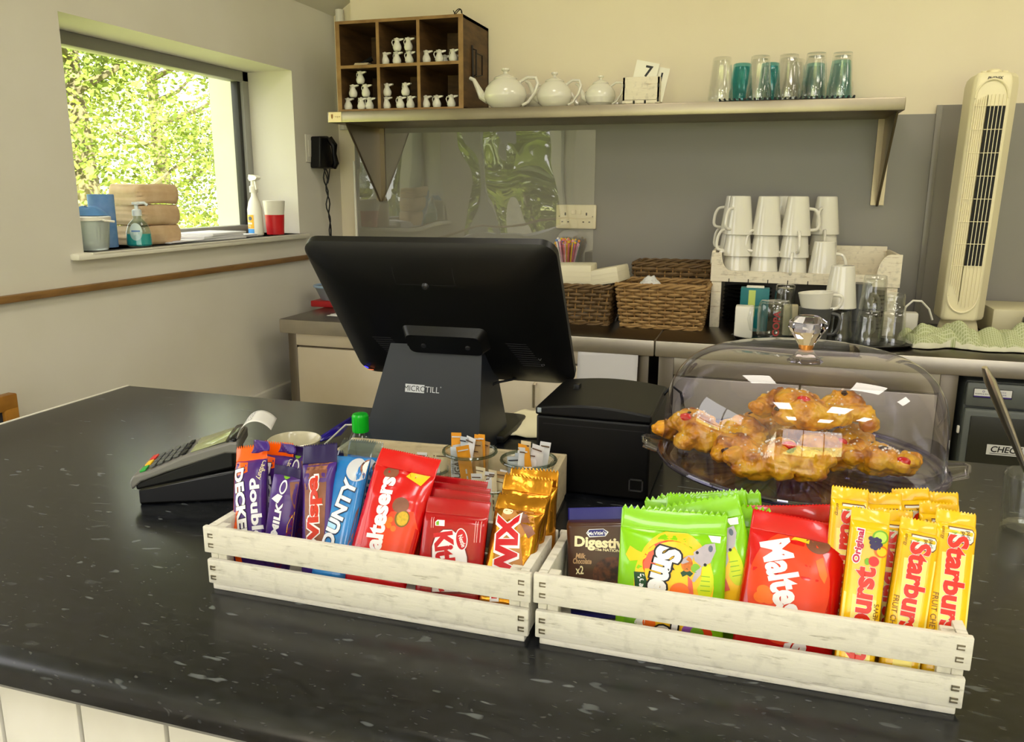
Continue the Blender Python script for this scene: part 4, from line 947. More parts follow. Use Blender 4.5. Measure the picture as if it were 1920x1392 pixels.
# ---- wicker baskets
m_wick = M('willow', (176, 142, 90), .6, var='8a683c', vs=26, va=.9); m_wickd = M('willow_dark', (122, 96, 58), .6, var='5a442a', vs=26, va=.9); m_stake = M('willow_stake', (170, 132, 80), .6, var='8a6434', vs=20)
def basket(label, x0, x1, y0, y1, z0, h, m1, flare=.012, layers=9, rim=3, hole=None):
    cx, cy = (x0+x1)/2, (y0+y1)/2
    t = thing('wicker_basket', label, 'basket', (cx, cy, z0), group='wicker baskets on the steel worktop')
    hx, hy = (x1-x0)/2, (y1-y0)/2
    def per(s_, z, off=0):
        """point on the rounded rectangle, s_ in 0..1 around"""
        fl = flare*(z/h-1); a_, b_ = hx+fl+off, hy+fl+off; P = 2*(2*a_+2*b_); d = (s_ % 1)*P
        for (px, py, dx, dy, ln) in ((-a_, -b_, 1, 0, 2*a_), (a_, -b_, 0, 1, 2*b_), (a_, b_, -1, 0, 2*a_), (-a_, b_, 0, -1, 2*b_)):
            if d <= ln: break
            d -= ln
        x, y = px+dx*d, py+dy*d
        r = .016; ox, oy = a_-abs(x), b_-abs(y)
        if ox < r and oy < r:
            vx, vy = r-ox, r-oy; l_ = math.hypot(vx, vy)
            if l_ > 0:
                k_ = max(vx, vy)/l_; x = math.copysign(a_-r+vx*k_, x); y = math.copysign(b_-r+vy*k_, y)
        return x, y
    P = 2*(2*hx+2*hy); ns = int(P/.026); n = ns*4
    wv = MB()
    for L_ in range(layers):
        z = .01+(h-.028)*L_/(layers-1); ph = L_ % 2
        pts = []
        for i in range(n):
            s_ = i/n; o_ = .0042*math.cos(PI*(i/4+ph)); x, y = per(s_, z, o_)
            pts.append((x, y, z+.0016*noise.noise(Vector((i*.21, L_*3.1, cx*9)))*1.6))
        wv.tube(pts, (h-.028)/(layers-1)*.46, 6, closed=True)
    wv.build('weave', m1, t)
    stk = MB()
    for i in range(ns):
        s_ = (i+.0)/ns; xA, yA = per(s_, 0); xB, yB = per(s_, h); stk.tube([(xA, yA, 0.004), (xB, yB, h-.006)], .0026, 6)
    stk.build('stakes', m_stake, t)
    rm = MB()
    for q in range(rim):
        pts = []
        for i in range(n):
            x, y = per(i/n, h, .005*math.cos(2*PI*(i/16+q/rim))); pts.append((x, y, h-.004+.005*math.sin(2*PI*(i/16+q/rim))))
        rm.tube(pts, .0042, 6, closed=True)
    rm.build('rim', m1, t)
    ft = MB()
    for q in range(2):
        pts = []
        for i in range(n):
            x, y = per(i/n, 0, .005*math.cos(2*PI*(i/16+q/2))); pts.append((x, y, .0045+.0035*math.sin(2*PI*(i/16+q/2))))
        ft.tube(pts, .0042, 6, closed=True)
    ft.bx(-hx+flare, hx-flare, -hy+flare, hy-flare, .003, .009); ft.build('foot', m1, t)
    return t
basket('woven brown basket with a white tissue in it, nearest on the worktop', -.437, -.158, 2.505, 2.70, .9, .138, m_wick, .018, 11)
basket('dark wicker basket stacked with white napkins just right of the till', -.80, -.455, 2.52, 2.70, .9, .128, m_wickd, .012, 9)
basket('darkest wicker basket against the grey panel behind the nearest basket', -.42, -.165, 2.735, 2.905, .9, .185, m_wickd, .012, 11)
def block(px, py, y, dims, rz, tilt, name, label, m):
    c_ = at(px, py, y=y); mt = Matrix.Translation(c_) @ Matrix.Rotation(rz, 4, 'Z') @ Matrix.Rotation(tilt, 4, 'Y')
    t = thing(name, label, 'napkins', mtx=mt, group='napkin packs in the dark basket')
    b = MB().box((0, 0, 0), dims, .004)
    for k in range(3): b.box((0, 0, -dims[2]/2+dims[2]*(k+.7)/4), (dims[0]+.0012, dims[1]+.0012, .0012), .0003)
    b.build('napkin_block', m, t); return t
m_nap = M('napkin_white', (228, 220, 192), .8)
block(1070, 512, 2.60, (.155, .13, .06), .05, -.02, 'napkin_pack', 'white napkin block at the left of the dark basket, nearer the till', m_nap)
block(1142, 516, 2.60, (.10, .13, .05), -.12, -.20, 'napkin_pack', 'tilted white napkin block at the right of the dark basket', m_nap)
b = MB(); c0 = at(1108, 600, z=.9)
b.grid(lambda u, v: Vector((c0.x-.085+.17*u, c0.y-.03+.07*v+.03*u, .9008+(.010+.028*math.sin(PI*min(1, u*1.1))**.7)*math.sin(PI*v)**.6+.0025*math.sin(u*70)*v)), 60, 10)
tag(b.build('paper_doily', M('doily_white', (226, 224, 220), .85), org=(c0.x, c0.y, .9), mods=[('SOLIDIFY', dict(thickness=.001))]), 'crumpled white scalloped paper in front of the dark basket', 'paper')
b = MB(); c0 = at(1217, 535, y=2.60)
b.grid(lambda u, v: Vector((c0.x-.035+.07*u, 2.59+.05*v, 1.02+.034*math.sin(PI*u*.9+.2)*(.4+.6*v)+.006*noise.noise(Vector((u*7, v*7, 4))))), 14, 10)
tag(b.build('tissue', M('cloth_white', ''), org=(c0.x, 2.6, 1.02), mods=[('SOLIDIFY', dict(thickness=.001))]), 'crumpled white tissue lying in the nearest woven basket', 'tissue')
MBk = MB().bx(-.42, -.18, 2.53, 2.68, .91, 1.012, .01)
tag(MBk.build('folded_cloth', M('cloth_brown', (120, 92, 50), .9, var='7c5c34', vs=20), org=(-.3, 2.6, .92)), 'folded brown cloth filling the nearest woven basket', 'cloth')
# ================================================================== mug rack
rk = thing('mug_rack', 'chipped white wooden rack holding stacked mugs over dark plates', 'rack', (.12, 2.75, .9), world=True)
b = MB(); x0, x1, y0, y1 = -.157, .387, 2.615, 2.885
zr = 1.052
cut = [(x0, zr-.006), (x1, zr-.006), (x1, 1.142), (x1-.030, 1.142)] + [(x1-.030-.035*math.sin(a_)*1.0, 1.142-.062*(1-math.cos(a_))) for a_ in [PI/2*i/6 for i in range(1, 7)]] + [(x0+.060+.0, 1.080)] + [(x0+.060-.03*math.sin(a_), 1.080+.055*(1-math.cos(a_))) for a_ in [PI/2*i/6 for i in range(1, 7)]] + [(x0, 1.135)]
b.prism(cut, y0, y0+.010, 'xz'); b.build('front_rail', m_wwc, rk)
MB().bx(x0, x0+.010, y0+.01, y1, zr-.006, 1.140, .001).build('side_panel', m_wwc, rk)
MB().bx(x1-.010, x1, y0+.01, y1, zr-.006, 1.140, .001).build('side_panel', m_wwc, rk)
MB().bx(x0+.01, x1-.01, y1-.01, y1, zr-.006, 1.150, .001).build('back_panel', m_wwc, rk)
b = MB()
for k in range(7): b.bx(x0+.01, x1-.01, y0+.012+.037*k, y0+.042+.037*k, zr-.004, zr+.004, .001)
b.build('slatted_floor', m_wwc, rk)
for lx, ly in ((x0+.004, y0+.004), (x1-.034, y0+.004), (x0+.004, y1-.03), (x1-.034, y1-.03)): MB().bx(lx, lx+.03, ly, ly+.024, .9, zr-.007, .001).build('leg', m_wwc, rk)
b = MB()
for k in range(8): b.bx(x0+.055+.058*k, x0+.0575+.058*k, y0-.001, y0+.001, zr-.008, zr+.004)
b.build('notches', m_dark, rk)
def mug_proto(m, h=.118, r0=.031, r1=.045, name='mug', up=False):
    t = thing(name, 'x', 'mug')
    prof = [(0, 0), (r0-.002, 0), (r0, .002), (r1, h-.001), (r1-.0015, h), (r1-.004, h-.001), (r0-.002, .006), (0, .005)]
    MB().lathe(prof, seg=40).build('mug_body', m, t)
    hp = [(r0+(r1-r0)*.84-.002, 0, h*.86), (r1+.016, 0, h*.84), (r1+.022, 0, h*.74), (r1+.018, 0, h*.48), (r1+.008, 0, h*.33), (r0+(r1-r0)*.3-.002, 0, h*.31)]
    pts = []
    for i in range(len(hp)-1):
        for k in range(4):
            f_ = k/4; pts.append(Vector(hp[i]).lerp(Vector(hp[i+1]), f_))
    pts.append(Vector(hp[-1]))
    for _ in range(2): pts = [pts[0]]+[(pts[i-1]+pts[i]*2+pts[i+1])/4 for i in range(1, len(pts)-1)]+[pts[-1]]
    MB().tube(pts, .0048, 10).build('handle', m, t)
    return t
mug = mug_proto(m_ceram); mug_used = False
def inv(x, y, z, rz, h=.118, tx=0): return Matrix.Translation((x, y, z+h)) @ Matrix.Rotation(rz, 4, 'Z') @ Matrix.Rotation(PI+tx, 4, 'X')
def put(proto, flag, mt, label, group=None):
    o = proto if not flag.get(proto.name) else dup(proto)
    flag[proto.name] = True; o.matrix_world = mt; o['label'] = label
    if group: o['group'] = group
    return o
FL = {}
zb2 = zr+.0045
cols = [(1380, 2.675, 3, 'first', (-2.8, -2.9, -2.2)), (1432, 2.675, 3, 'second', (-.2, -2.7, 1.5)), (1486, 2.675, 3, 'third', (-1.7, -1.4, -.1)), (1542, 2.66, 1, 'fourth', (-.1,))]
lv = ['bottom', 'middle', 'top']
for px, y, n, nm, rz in cols:
    p = at(px, 508, y=y)
    for k in range(n):
        put(mug, FL, inv(p.x, y, zb2+.0665*k, rz[k]), 'upturned white mug, %s of the %s front column from the left on the rack' % (lv[k], nm) if n > 1 else 'single upturned white mug standing rightmost in the front row on the rack', 'white mugs stacked on the rack')
for px, y, n, nm, rz in ((1372, 2.785, 3, 'left', (3.0, 2.8, 3.1)), (1468, 2.785, 3, 'middle', (1, .5, .8)), (1540, 2.79, 3, 'right', (-1.3, -1.6, -2.0))):
    p = at(px, 500, y=y)
    for k in range(n):
        put(mug, FL, inv(p.x, y, zb2+.0665*k, rz[k]), 'upturned white mug, %s of the %s column in the rear row on the rack' % (lv[k], nm), 'white mugs stacked on the rack')
# dark plates under the rack
m_plate = M('dark_plate', (24, 20, 18), .25); pl = None
for cx, nm in ((-.045, 'left'), (.30, 'right')):
    for k in range(9):
        if pl is None:
            pl = tag(MB().lathe([(0, 0), (.045, 0), (.05, .002), (.076, .0095), (.077, .011), (.075, .0115), (.048, .005), (0, .004)], seg=40).build('side_plate', [m_plate], ang=50), '', 'plate'); o = pl
        else: o = pl.copy(); COL.objects.link(o)
        o.location = (cx if nm == 'left' else .32, 2.765, .9005+.0128*k); o['group'] = 'dark plates stacked under the rack'
        o['label'] = 'dark side plate, number %d from the bottom in the %s stack under the rack' % (k+1, nm)
# tray with glassware
ty = 2.43
tag(MB().lathe([(0, .0), (.225, 0), (.24, .010), (.243, .011), (.241, .0125), (.224, .003), (0, .003)], (.165, ty, .9), 64, mt=Matrix.Diagonal((1, .42, 1, 1))).build('oval_tray', M('tray_black', (16, 15, 15), .3), org=(.165, ty, .9)), 'black oval tray under the glasses and cups on the steel worktop', 'tray')
TZ = .9035
m_greym = M('grey_glaze', (78, 78, 76), .3); gm = mug_proto(m_greym, .106, .032, .0445, 'grey_mug')
cp = mug_proto(m_ceram, .070, .034, .0465, 'white_cup')
p = at(1393, 632, y=2.44); ck = MB().bx(p.x-.026, p.x+.026, 2.42, 2.47, TZ, TZ+.092, .004)
tag(ck.build('white_canister', m_white, org=(p.x, 2.445, TZ)), 'small square white canister at the left end of the oval tray', 'canister')
p = at(1415, 560, y=2.56); b = MB().bx(p.x-.042, p.x+.042, 2.545, 2.59, .9, 1.036, .002).bx(p.x-.018, p.x+.002, 2.5440, 2.546, .95, 1.03, 0, 1).bx(p.x-.026, p.x+.026, 2.55, 2.585, 1.036, 1.041, .002, 2)
tag(b.build('tea_box', [M('teal_card', (14, 112, 116), .4), M('lime_card', (196, 214, 110), .4), m_white], org=(p.x, 2.565, .9)), 'teal tea carton with a pale green stripe behind the handled glass jar', 'box')
p = at(1447, 632, y=2.375)
mj = thing('handled_glass_jar', 'clear handled glass jar with red lettering upturned on the oval tray', 'jar', (p.x+.004, 2.395, TZ)); mj.scale = (1.24, 1.24, 1.3)
MB().lathe([(.033, 0), (.034, .003), (.034, .012), (.037, .016), (.038, .06), (.036, .082), (.031, .090), (0, .092), (0, .086), (.030, .085), (.034, .08), (.0355, .06), (.0345, .018), (.031, .012), (.031, 0)], seg=36).build('glass', m_glass, mj)
MB().tube([(-.034, -.01, .076), (-.052, -.018, .074), (-.056, -.02, .05), (-.05, -.018, .028), (-.036, -.01, .022)], .0045, 8).build('handle', m_glass, mj)
a = Art(); a.text('COPA', 0, .045, .02, M('letter_red', (150, 52, 48), .4), 1, rot=90, bold=.0006)
a.build('lettering', lambda u, v, l: Vector((.0385*math.sin((u+.004)/.0385), -.0385*math.cos((u+.004)/.0385)-l, v)), mj, cell=.005)
p = at(1479, 630, y=2.47); tag(MB().bx(p.x-.02, p.x+.02, 2.455, 2.495, .9125, 1.0, .003).build('cream_jar', M('cream_plastic', (206, 196, 160), .4), org=(p.x, 2.475, .9125)), 'cream container between the handled jar and the grey mug', 'container')
p = at(1525, 640, y=2.36); put(gm, FL, Matrix.Translation((p.x, 2.375, TZ)) @ Matrix.Rotation(-.25, 4, 'Z'), 'grey mug with a white cup on top at the front of the oval tray', 'grey mugs on the tray')
put(cp, FL, Matrix.Translation((p.x+.002, 2.375, TZ+.078)) @ Matrix.Rotation(-.1, 4, 'Z') @ Matrix.Rotation(-.08, 4, 'Y'), 'white cup nested in the top of the grey mug')
tm = tumbler(m_glass, .098, .028, .036, 8); pt_tall = tumbler(m_glass, .15, .026, .034, 12)
for (px, y, h, lab, proto_) in ((1466, 2.52, 0, 'tall clear glass standing behind the grey mug and handled jar', pt_tall), (1573, 2.45, 0, 'upturned clear glass under the leaning white mug', tm), (1626, 2.41, 0, 'clear faceted glass, lower of the left pair at the right of the tray', tm), (1672, 2.42, 0, 'clear faceted glass, lower of the right pair at the tray end', tm), (1630, 2.41, 1, 'clear glass, upper of the left pair at the right of the tray', tm)):
    p = at(px, 632, y=y)
    put(proto_, FL, Matrix.Translation((p.x+.001*h, y, TZ+.0965*h if not h else TZ+.0985)) , lab, 'clear glasses on the oval tray')
p = at(1672, 632, y=2.42)
put(tumbler(m_glass, .05, .024, .030, 8), FL, Matrix.Translation((p.x-.002, 2.42, TZ+.0985)), 'short clear glass, upper of the right pair at the tray end', 'clear glasses on the oval tray')
p = at(1562, 632, y=2.45); mt = Matrix.Translation((p.x+.006, 2.45, TZ+.1)) @ Matrix.Rotation(1.2, 4, 'Z'); 
put(mug, FL, inv(at(1573, 632, y=2.45).x-.006, 2.45, TZ+.0985, 1.9, .118, .0), 'upturned white mug standing on a clear glass below the rack')
p = at(1606, 600, y=2.535)
put(gm, FL, inv(p.x, 2.535, .9, .6, .106), 'upturned grey mug, lower of two behind the clear glasses', 'grey mugs on the tray')
put(gm, FL, inv(p.x, 2.535, .9+.058, .4, .106), 'upturned grey mug, upper of two behind the clear glasses', 'grey mugs on the tray')
# towels
def _tw(nt, b):
    tc = N(nt, 'ShaderNodeTexCoord'); w1 = N(nt, 'ShaderNodeTexWave', Scale=55.0, Distortion=.6); w2 = N(nt, 'ShaderNodeTexWave', Scale=55.0, Distortion=.6, _bands_direction='Y')
    nt.links.new(tc.outputs['Object'], w1.inputs[0]); nt.links.new(tc.outputs['Object'], w2.inputs[0])
    mx = N(nt, 'ShaderNodeMath', _operation='MAXIMUM'); nt.links.new(w1.outputs[1], mx.inputs[0]); nt.links.new(w2.outputs[1], mx.inputs[1])
    c_ = ramp(nt, mx.outputs[0], [(.55, srgb((160, 168, 118))), (.95, srgb((196, 200, 160)))]); nt.links.new(c_, b.inputs['Base Color']); b.inputs['Roughness'].default_value = .9
m_towel = nodes_mat('check_towel', _tw); m_towel2 = M('pale_towel', (214, 212, 186), .9)
def towel(x0, y0, lx, ly, h, seed, label, rz=0, trim=True):
    def S(u, v):
        e = (math.sin(PI*u)**.35)*(math.sin(PI*v)**.3) if 0 < u < 1 and 0 < v < 1 else 0
        x = lx*(u-.5)*(1+.12*noise.noise(Vector((seed, v*3, 0)))); y = ly*(v-.5)*(1+.35*noise.noise(Vector((u*3, seed, 5))))
        z = e*h*(.38+.9*abs(noise.noise(Vector((u*4.2+v, v*2.4, seed+4))))+.34*abs(math.sin(5*v+3.2*u+2.5*noise.noise(Vector((u*2, v*2, seed+1)))))+.3*noise.noise(Vector((u*2.6, v*1.8, seed)))+.16*math.sin(10*v+4*u+seed)+.10*noise.noise(Vector((u*8, v*7, seed))))
        c_, s_ = math.cos(rz), math.sin(rz)
        return Vector((x0+x*c_-y*s_, y0+x*s_+y*c_, .9022+max(0, z)))
    m = MB(); m.grid(S, 70, 44)
    for f in m.bm.faces:
        if trim and f.calc_center_median().z < .9022+h*.22: f.material_index = 1
    return tag(m.build('tea_towel', [m_towel, m_towel2], org=(x0, y0, .9), ang=None, mods=[('SOLIDIFY', dict(thickness=.0018, offset=1)), ('SUBSURF', dict(levels=0, render_levels=1))]), label, 'towel', 'check tea towels on the worktop')
pa, pb = at(1750, 632, z=.9), at(1868, 640, z=.9)
towel(pa.x-.01, 2.50, .19, .13, .058, 2.7, 'crumpled green check towel just left of the fan base', .15)
towel(pb.x+.02, 2.50, .27, .15, .055, 8.1, 'crumpled pale green check towel in front of the fan at the right edge', -.12)
cb_ = thing('white_lead', 'looped white electric lead with plug left of the towels', 'lead', (.45, 2.7, .9), world=True)
MB().tube([at(1694, 592, y=2.6), at(1698, 576, y=2.6), at(1712, 564, y=2.6), at(1728, 565, y=2.6), at(1742, 580, y=2.61), at(1748, 600, y=2.62)], .003, 8).build('cord', m_white, cb_)
pz = at(1706, 590, y=2.7); MB().bx(pz.x-.022, pz.x+.022, 2.68, 2.72, .9, .965, .006).build('plug', m_white, cb_)
tag(MB().bx(.66, 1.0, 2.70, 2.915, .9005, .985, .006).build('white_box', M('ledge_cream', (214, 206, 172), .6), org=(.8, 2.8, .9)), 'cream box on the worktop to the right of the fan', 'box')
pz = at(1918, 610, y=2.62); bl2 = MB(); bl2.lathe([(0, 0), (.06, 0), (.07, .01), (.062, .07), (.045, .10), (.02, .11), (0, .112)], (pz.x+.055, 2.60, .9023), 32)
tag(bl2.build('black_kettle', m_blackg, org=(pz.x+.055, 2.6, .9)), 'rounded black appliance cut off by the right edge of the photo', 'appliance')
# ================================================================== wooden crates on the counter
CZ = .9
m_staple = M('staple', (150, 140, 120), .3, .9)
def crate(label, loc, W_, D_, H_, rz, mw, name='snack_crate', solid=False):
    t = thing(name, label, 'crate', loc, rz, group='white wooden crates on the counter')
    th = .009
    def bd(n, *a, bev=.0012): MB().bx(*a, bev=bev).build(n, mw, t)
    x0, x1 = -W_/2, W_/2
    if not solid:
        z1, z2, z3 = .007, .0345, .0425
        for y0, y1 in ((0, th*.7), (D_-th*.7, D_)):
            bd('slat', x0-.003, x1+.003, y0, y1, z3, H_); bd('slat', x0-.001, x1+.001, y0+.0006, y1, z1, z2)
        bd('base_strip', x0+.003, x1-.003, .002, D_-.002, 0, z1)
        for s_ in (-1, 1): bd('end_panel', s_*(W_/2)-(th if s_ > 0 else 0), s_*(W_/2)+(th if s_ < 0 else 0), th*.7, D_-th*.7, z1, H_)
        for s_ in (-1, 1):
            for y0 in (th*.7, D_-th*.7-.012): bd('corner_post', s_*(W_/2-th-.0055)-.0055, s_*(W_/2-th-.0055)+.0055, y0, y0+.012, z1, H_-.001)
        for s_ in (-1, 1):
            for z in (.014, .025, .051, .062):
                xx = s_*(W_/2-.006); sp = MB(); sp.bx(xx-.003, xx+.003, -.0008, .0004, z+.0015, z+.0028).bx(xx-.003, xx-.0022, -.0006, .0004, z-.0015, z+.0028).bx(xx-.003, xx+.003, -.0006, .0004, z-.0018, z-.0008)
                sp.build('staple', m_staple, t)
    else:
        bd('front_panel', x0, x1, 0, th, .006, H_*.9); bd('back_panel', x0, x1, D_-th, D_, .006, H_)
        bd('base_panel', x0+.002, x1-.002, .002, D_-.002, 0, .006)
        for s_ in (-1, 1): bd('end_panel', s_*(W_/2)-(th if s_ > 0 else 0), s_*(W_/2)+(th if s_ < 0 else 0), th, D_-th, .006, H_, bev=.002)
    return t
crate('left whitewashed slatted crate holding the chocolate bars', (-.3675, .667, CZ), .355, .108, .072, 0, m_ww)
crate('right whitewashed slatted crate holding green sweet bags and yellow chew packs', (-.0015, .669, CZ), .361, .108, .072, 0, m_ww)
crate('aged cream wooden crate at the back holding jars of sugar sachets', (-.385, .790, CZ), .32, .245, .064, math.radians(4), m_crateback, 'sachet_crate', True)
# paint chips on the left crate
# jars with sachets
SB = [M('sachet_white', (222, 222, 224), .6), M('sachet_brown', (186, 152, 104), .6), M('sachet_orange', (236, 160, 40), .5), M('sachet_cream', (220, 206, 170), .6), M('sachet_grey', (190, 198, 206), .6)]
def jar(px, py, zt_, y, nm, lab, r=.034, seed=1, big=False, mix=(0, 1, 2, 3, 0, 4)):
    c_ = at(px, py, z=zt_); hj = zt_-.9065
    t = thing('glass_jar', lab, 'jar', (c_.x, c_.y, .9065), group='glass jars in the cream crate')
    MB().lathe([(0, 0), (r*.82, 0), (r*.9, .004), (r*.92, hj*.6), (r*.86, hj-.012), (r*.9, hj-.009), (r*1.02, hj-.005), (r*1.03, hj), (r*.95, hj), (r*.82, hj-.012), (r*.86, hj*.6), (r*.84, .006), (0, .005)], seg=36).build('glass', m_glass, t)
    MB().tube([(r*1.02*math.cos(a_), r*1.02*math.sin(a_), hj-.003) for a_ in [2*PI*i/36 for i in range(36)]], .0022, 8, closed=True).build('rim', clear_mat('rim_glass', (196, 206, 198), 1.6, .05), t)
    rnd = random.Random(seed)
    for i in range(15):
        a_ = rnd.uniform(0, 6.28); rr = r*.6*math.sqrt(rnd.random()); tl_ = rnd.uniform(-.16, .16); t2 = rnd.uniform(-.14, .14)
        mt = Matrix.Translation((c_.x+rr*math.cos(a_), c_.y+rr*math.sin(a_)*.8, .912)) @ Matrix.Rotation(rnd.uniform(-.5, .5), 4, 'Z') @ Matrix.Rotation(tl_, 4, 'Y') @ Matrix.Rotation(t2, 4, 'X')
        h_ = hj+rnd.uniform(-.004, .016); w_ = rnd.choice((.0095, .014, .017)); k = mix[i % len(mix)]
        s_ = thing('sugar_sachet', '%s sugar sachet standing in the %s' % (('white', 'brown', 'orange', 'cream', 'pale grey')[k], nm), 'sachet', mtx=mt, group='sugar sachets in the %s' % nm)
        b = MB(); b.grid(lambda u, v: Vector((w_*(u-.5), -.0018*math.sin(PI*u)*(1 if .08 < v < .92 else 0), h_*v)), 4, 14); b.grid(lambda u, v: Vector((w_*(u-.5), .0018*math.sin(PI*u)*(1 if .08 < v < .92 else 0)+.0002, h_*v)), 4, 14)
        b.build('paper', SB[k], s_)
        a = Art(); ink = (M('ink_brown', (96, 72, 50), .6), M('ink_brown', ''), SB[0], M('ink_brown', ''), M('ink_dark', (46, 46, 56), .6))[k]
        for q in range(3): a.rect(-.001, .001, h_*(.3+.12*q), h_*(.38+.12*q), ink, 1)
        a.rect(-w_*.4, w_*.4, h_*.93, h_*.95, ink, 1)
        a.build('print', lambda u, v, l: Vector((u, -.0021-l, v)), s_, cell=0)
    return t, c_
j1, jc = jar(881, 842, .984, 0, 'left glass jar', 'left glass jar of mixed sugar sachets in the cream crate', .0345, 11, mix=(4, 1, 2, 0, 1, 2))
j2, _c = jar(991, 858, .984, 0, 'right glass jar', 'right glass jar of white sugar sachets beside the black printer', .0345, 5, mix=(0, 0, 4, 3, 0, 2))
j3, _c = jar(925, 905, .966, 0, 'front glass jar', 'low glass jar of cream sachets in front of the other two jars', .030, 7, mix=(3, 0, 3, 1))
j4, _c = jar(803, 876, .955, 0, 'half hidden jar', 'glass jar of cream sachets half hidden behind the tall red bag', .026, 17, mix=(3, 3, 0))
st_ = thing('sugar_stick', 'tall white stick with SUGAR printed up it, facing front in the left jar', 'sachet', mtx=Matrix.Translation((jc.x-.009, jc.y-.0225, .9125)) @ Matrix.Rotation(.10, 4, 'Z') @ Matrix.Rotation(-.02, 4, 'Y'))
sm_ = MB(); sm_.grid(lambda u, v: Vector((.016*(u-.5), -.0012*math.sin(PI*u), .080*v)), 6, 14); sm_.build('paper', SB[4], st_, mods=[('SOLIDIFY', dict(thickness=.0004))])
a = Art(); a.text('SUGAR', .001, .05, .011, M('ink_dark', (46, 46, 56), .6), 1, rot=90, bold=.0003).text('WHITE', -.005, .05, .005, M('ink_dark', ''), 1, rot=90).text('YLL', 0, .018, .008, M('ink_dark', ''), 1, rot=90)
a.build('print', lambda u, v, l: Vector((u, -.0013-l, v)), st_, cell=0)

# ================================================================== wrapped snacks
def place(TL, TR, BL, BR, yt, yl, zb=.9085, yaw=0, H=None):
    a_, b_ = at(*TL, y=yt), at(*TR, y=yt); c_, d_ = at(*BL, y=yl), at(*BR, y=yl)
    T, L_ = (a_+b_)/2, (c_+d_)/2; ax_ = (T-L_).normalized()
    if H is None: H = (T.z-zb)/ax_.z
    base = T-ax_*H
    x_ = (b_-a_).normalized()*.5+(d_-c_).normalized()*.5; x_ -= ax_*x_.dot(ax_); x_.normalize(); y_ = ax_.cross(x_)
    if yaw:
        R_ = Matrix.Rotation(yaw, 3, ax_); x_ = R_ @ x_; y_ = R_ @ y_
    mt = Matrix(((x_.x, y_.x, ax_.x, base.x), (x_.y, y_.y, ax_.y, base.y), (x_.z, y_.z, ax_.z, base.z), (0, 0, 0, 1)))
    return mt, ((b_-a_).length+(d_-c_).length)/2, H
PH = {}
def dup_pack(proto, P2, label):
    """copy of a pack stood at P2, its length fitted to that place"""
    return dup(proto, mtx=P2[0] @ Matrix.Diagonal((1, 1, P2[2]/PH[proto.name], 1)), label=label)
class Pack:
    def __init__(s, name, label, cat, P, w=None, d=.016, ht=.014, hb=.008, n=2.6, r=.02, wr=.0012, seed=1, group=None, teeth=14, flare=1.0):
        s.mt, w0, s.H = P; s.w = w or w0; s.d, s.ht, s.hb, s.n, s.r, s.wr, s.seed, s.teeth, s.flare = d, ht, hb, n, r, wr, seed, teeth, flare
        s.t = thing(name, label, cat, mtx=s.mt, group=group); s.A = Art(); s.inv = s.mt.inverted()
    def D(s, x, z):
        q = min(.9999, abs(2*x/s.w)); k = (1-q**s.n)**(1/s.n)
        lo, hi = max(0, z-s.hb), max(0, s.H-s.ht-z); g = math.sqrt(min(1, lo/s.r))*math.sqrt(min(1, hi/s.r))
        e = (1-min(1, hi/(s.r*2.2)))+.35*(1-min(1, lo/(s.r*2)))+.12
        wv = s.wr*(noise.noise(Vector((x*95, z*38, s.seed)))+.6*noise.noise(Vector((x*40+z*60, z*70, s.seed+9))))*e*k
        return s.d/2*k*g + wv + .0002
    def S(s, x, z, l=0): return Vector((x, -s.D(x, z)-l, z))
    def lp(s, px, py):
        """pixel -> point on the pack's front face"""
        o_ = s.inv @ CAM; q = s.inv @ at(px, py, y=1.0); d_ = q-o_; y_ = -s.d/2*.9
        k = (y_-o_.y)/d_.y; p = o_+d_*k; return (p.x, p.z)
    def pts(s, L_): return [s.lp(*q) for q in L_]
    def build(s, body, seal, zig=.0018, ridge='h', lean=0.0, cell=.006, backm=None):
        b = MB(); nx, nz = 20, 44; z0_, z1_ = s.hb, s.H-s.ht
        def col(i): return s.w/2*math.sin(PI*(i/nx-.5))
        def fl(x, z): return x*(1+(s.flare-1)*max(0, 1-(z1_-z)/(s.r*1.2)))
        b.grid(lambda u, v: (lambda x, z: Vector((fl(x, z), -s.D(x, z), z)))(col(u*nx), z0_+(z1_-z0_)*v), nx, nz)
        b.grid(lambda u, v: (lambda x, z: Vector((fl(x, z), s.D(x, z)*.9, z)))(col(u*nx), z0_+(z1_-z0_)*v), nx, nz)
        b.build('wrapper', body, s.t, ang=60)
        def sealm(za, zc, up):
            m = MB(); nu = s.teeth*2; nv = 10
            def F(u, v):
                x = s.w*s.flare*(u-.5); zt_ = (zc if up else za); zz = za+(zc-za)*v
                edge = (v if up else 1-v)
                if edge > .95: zz += (zig if int(round(u*nu)) % 2 else -zig)*(1 if up else -1)
                y = lean*edge*edge + .0010*math.sin(u*7+s.seed)*edge + (.00028*math.sin(v*nv*PI*.999/1.0*1.0) if ridge == 'h' else 0) + .0016*edge*noise.noise(Vector((u*3, s.seed, 2)))
                return Vector((x, y-.0002, zz))
            m.grid(F, nu, nv); m.build('crimped_seal', seal, s.t, ang=None, mods=[('SOLIDIFY', dict(thickness=.0005))])
        sealm(s.H-s.ht-.001, s.H, True); sealm(0, s.hb+.001, False)
        if s.A.L: s.A.build('printed_art', lambda u, v, l: s.S(u, v, l), s.t, cell=cell, clip=(-s.w/2*.985, s.w/2*.985, s.hb+.001, s.H-s.ht-.0005))
        PH[s.t.name] = s.H
        return s.t
m_purp = M('wrap_purple', (60, 28, 128), .3, spec=.6, var='4a2068', vs=30, bump=.15, bs=120); m_purpd = M('wrap_purple_dark', (30, 14, 72), .3)
m_orange = M('wrap_orange', (255, 96, 10), .22, coat=.4); i_white = M('ink_white', (238, 236, 238), .35); i_black = M('ink_black', (20, 18, 22), .4)
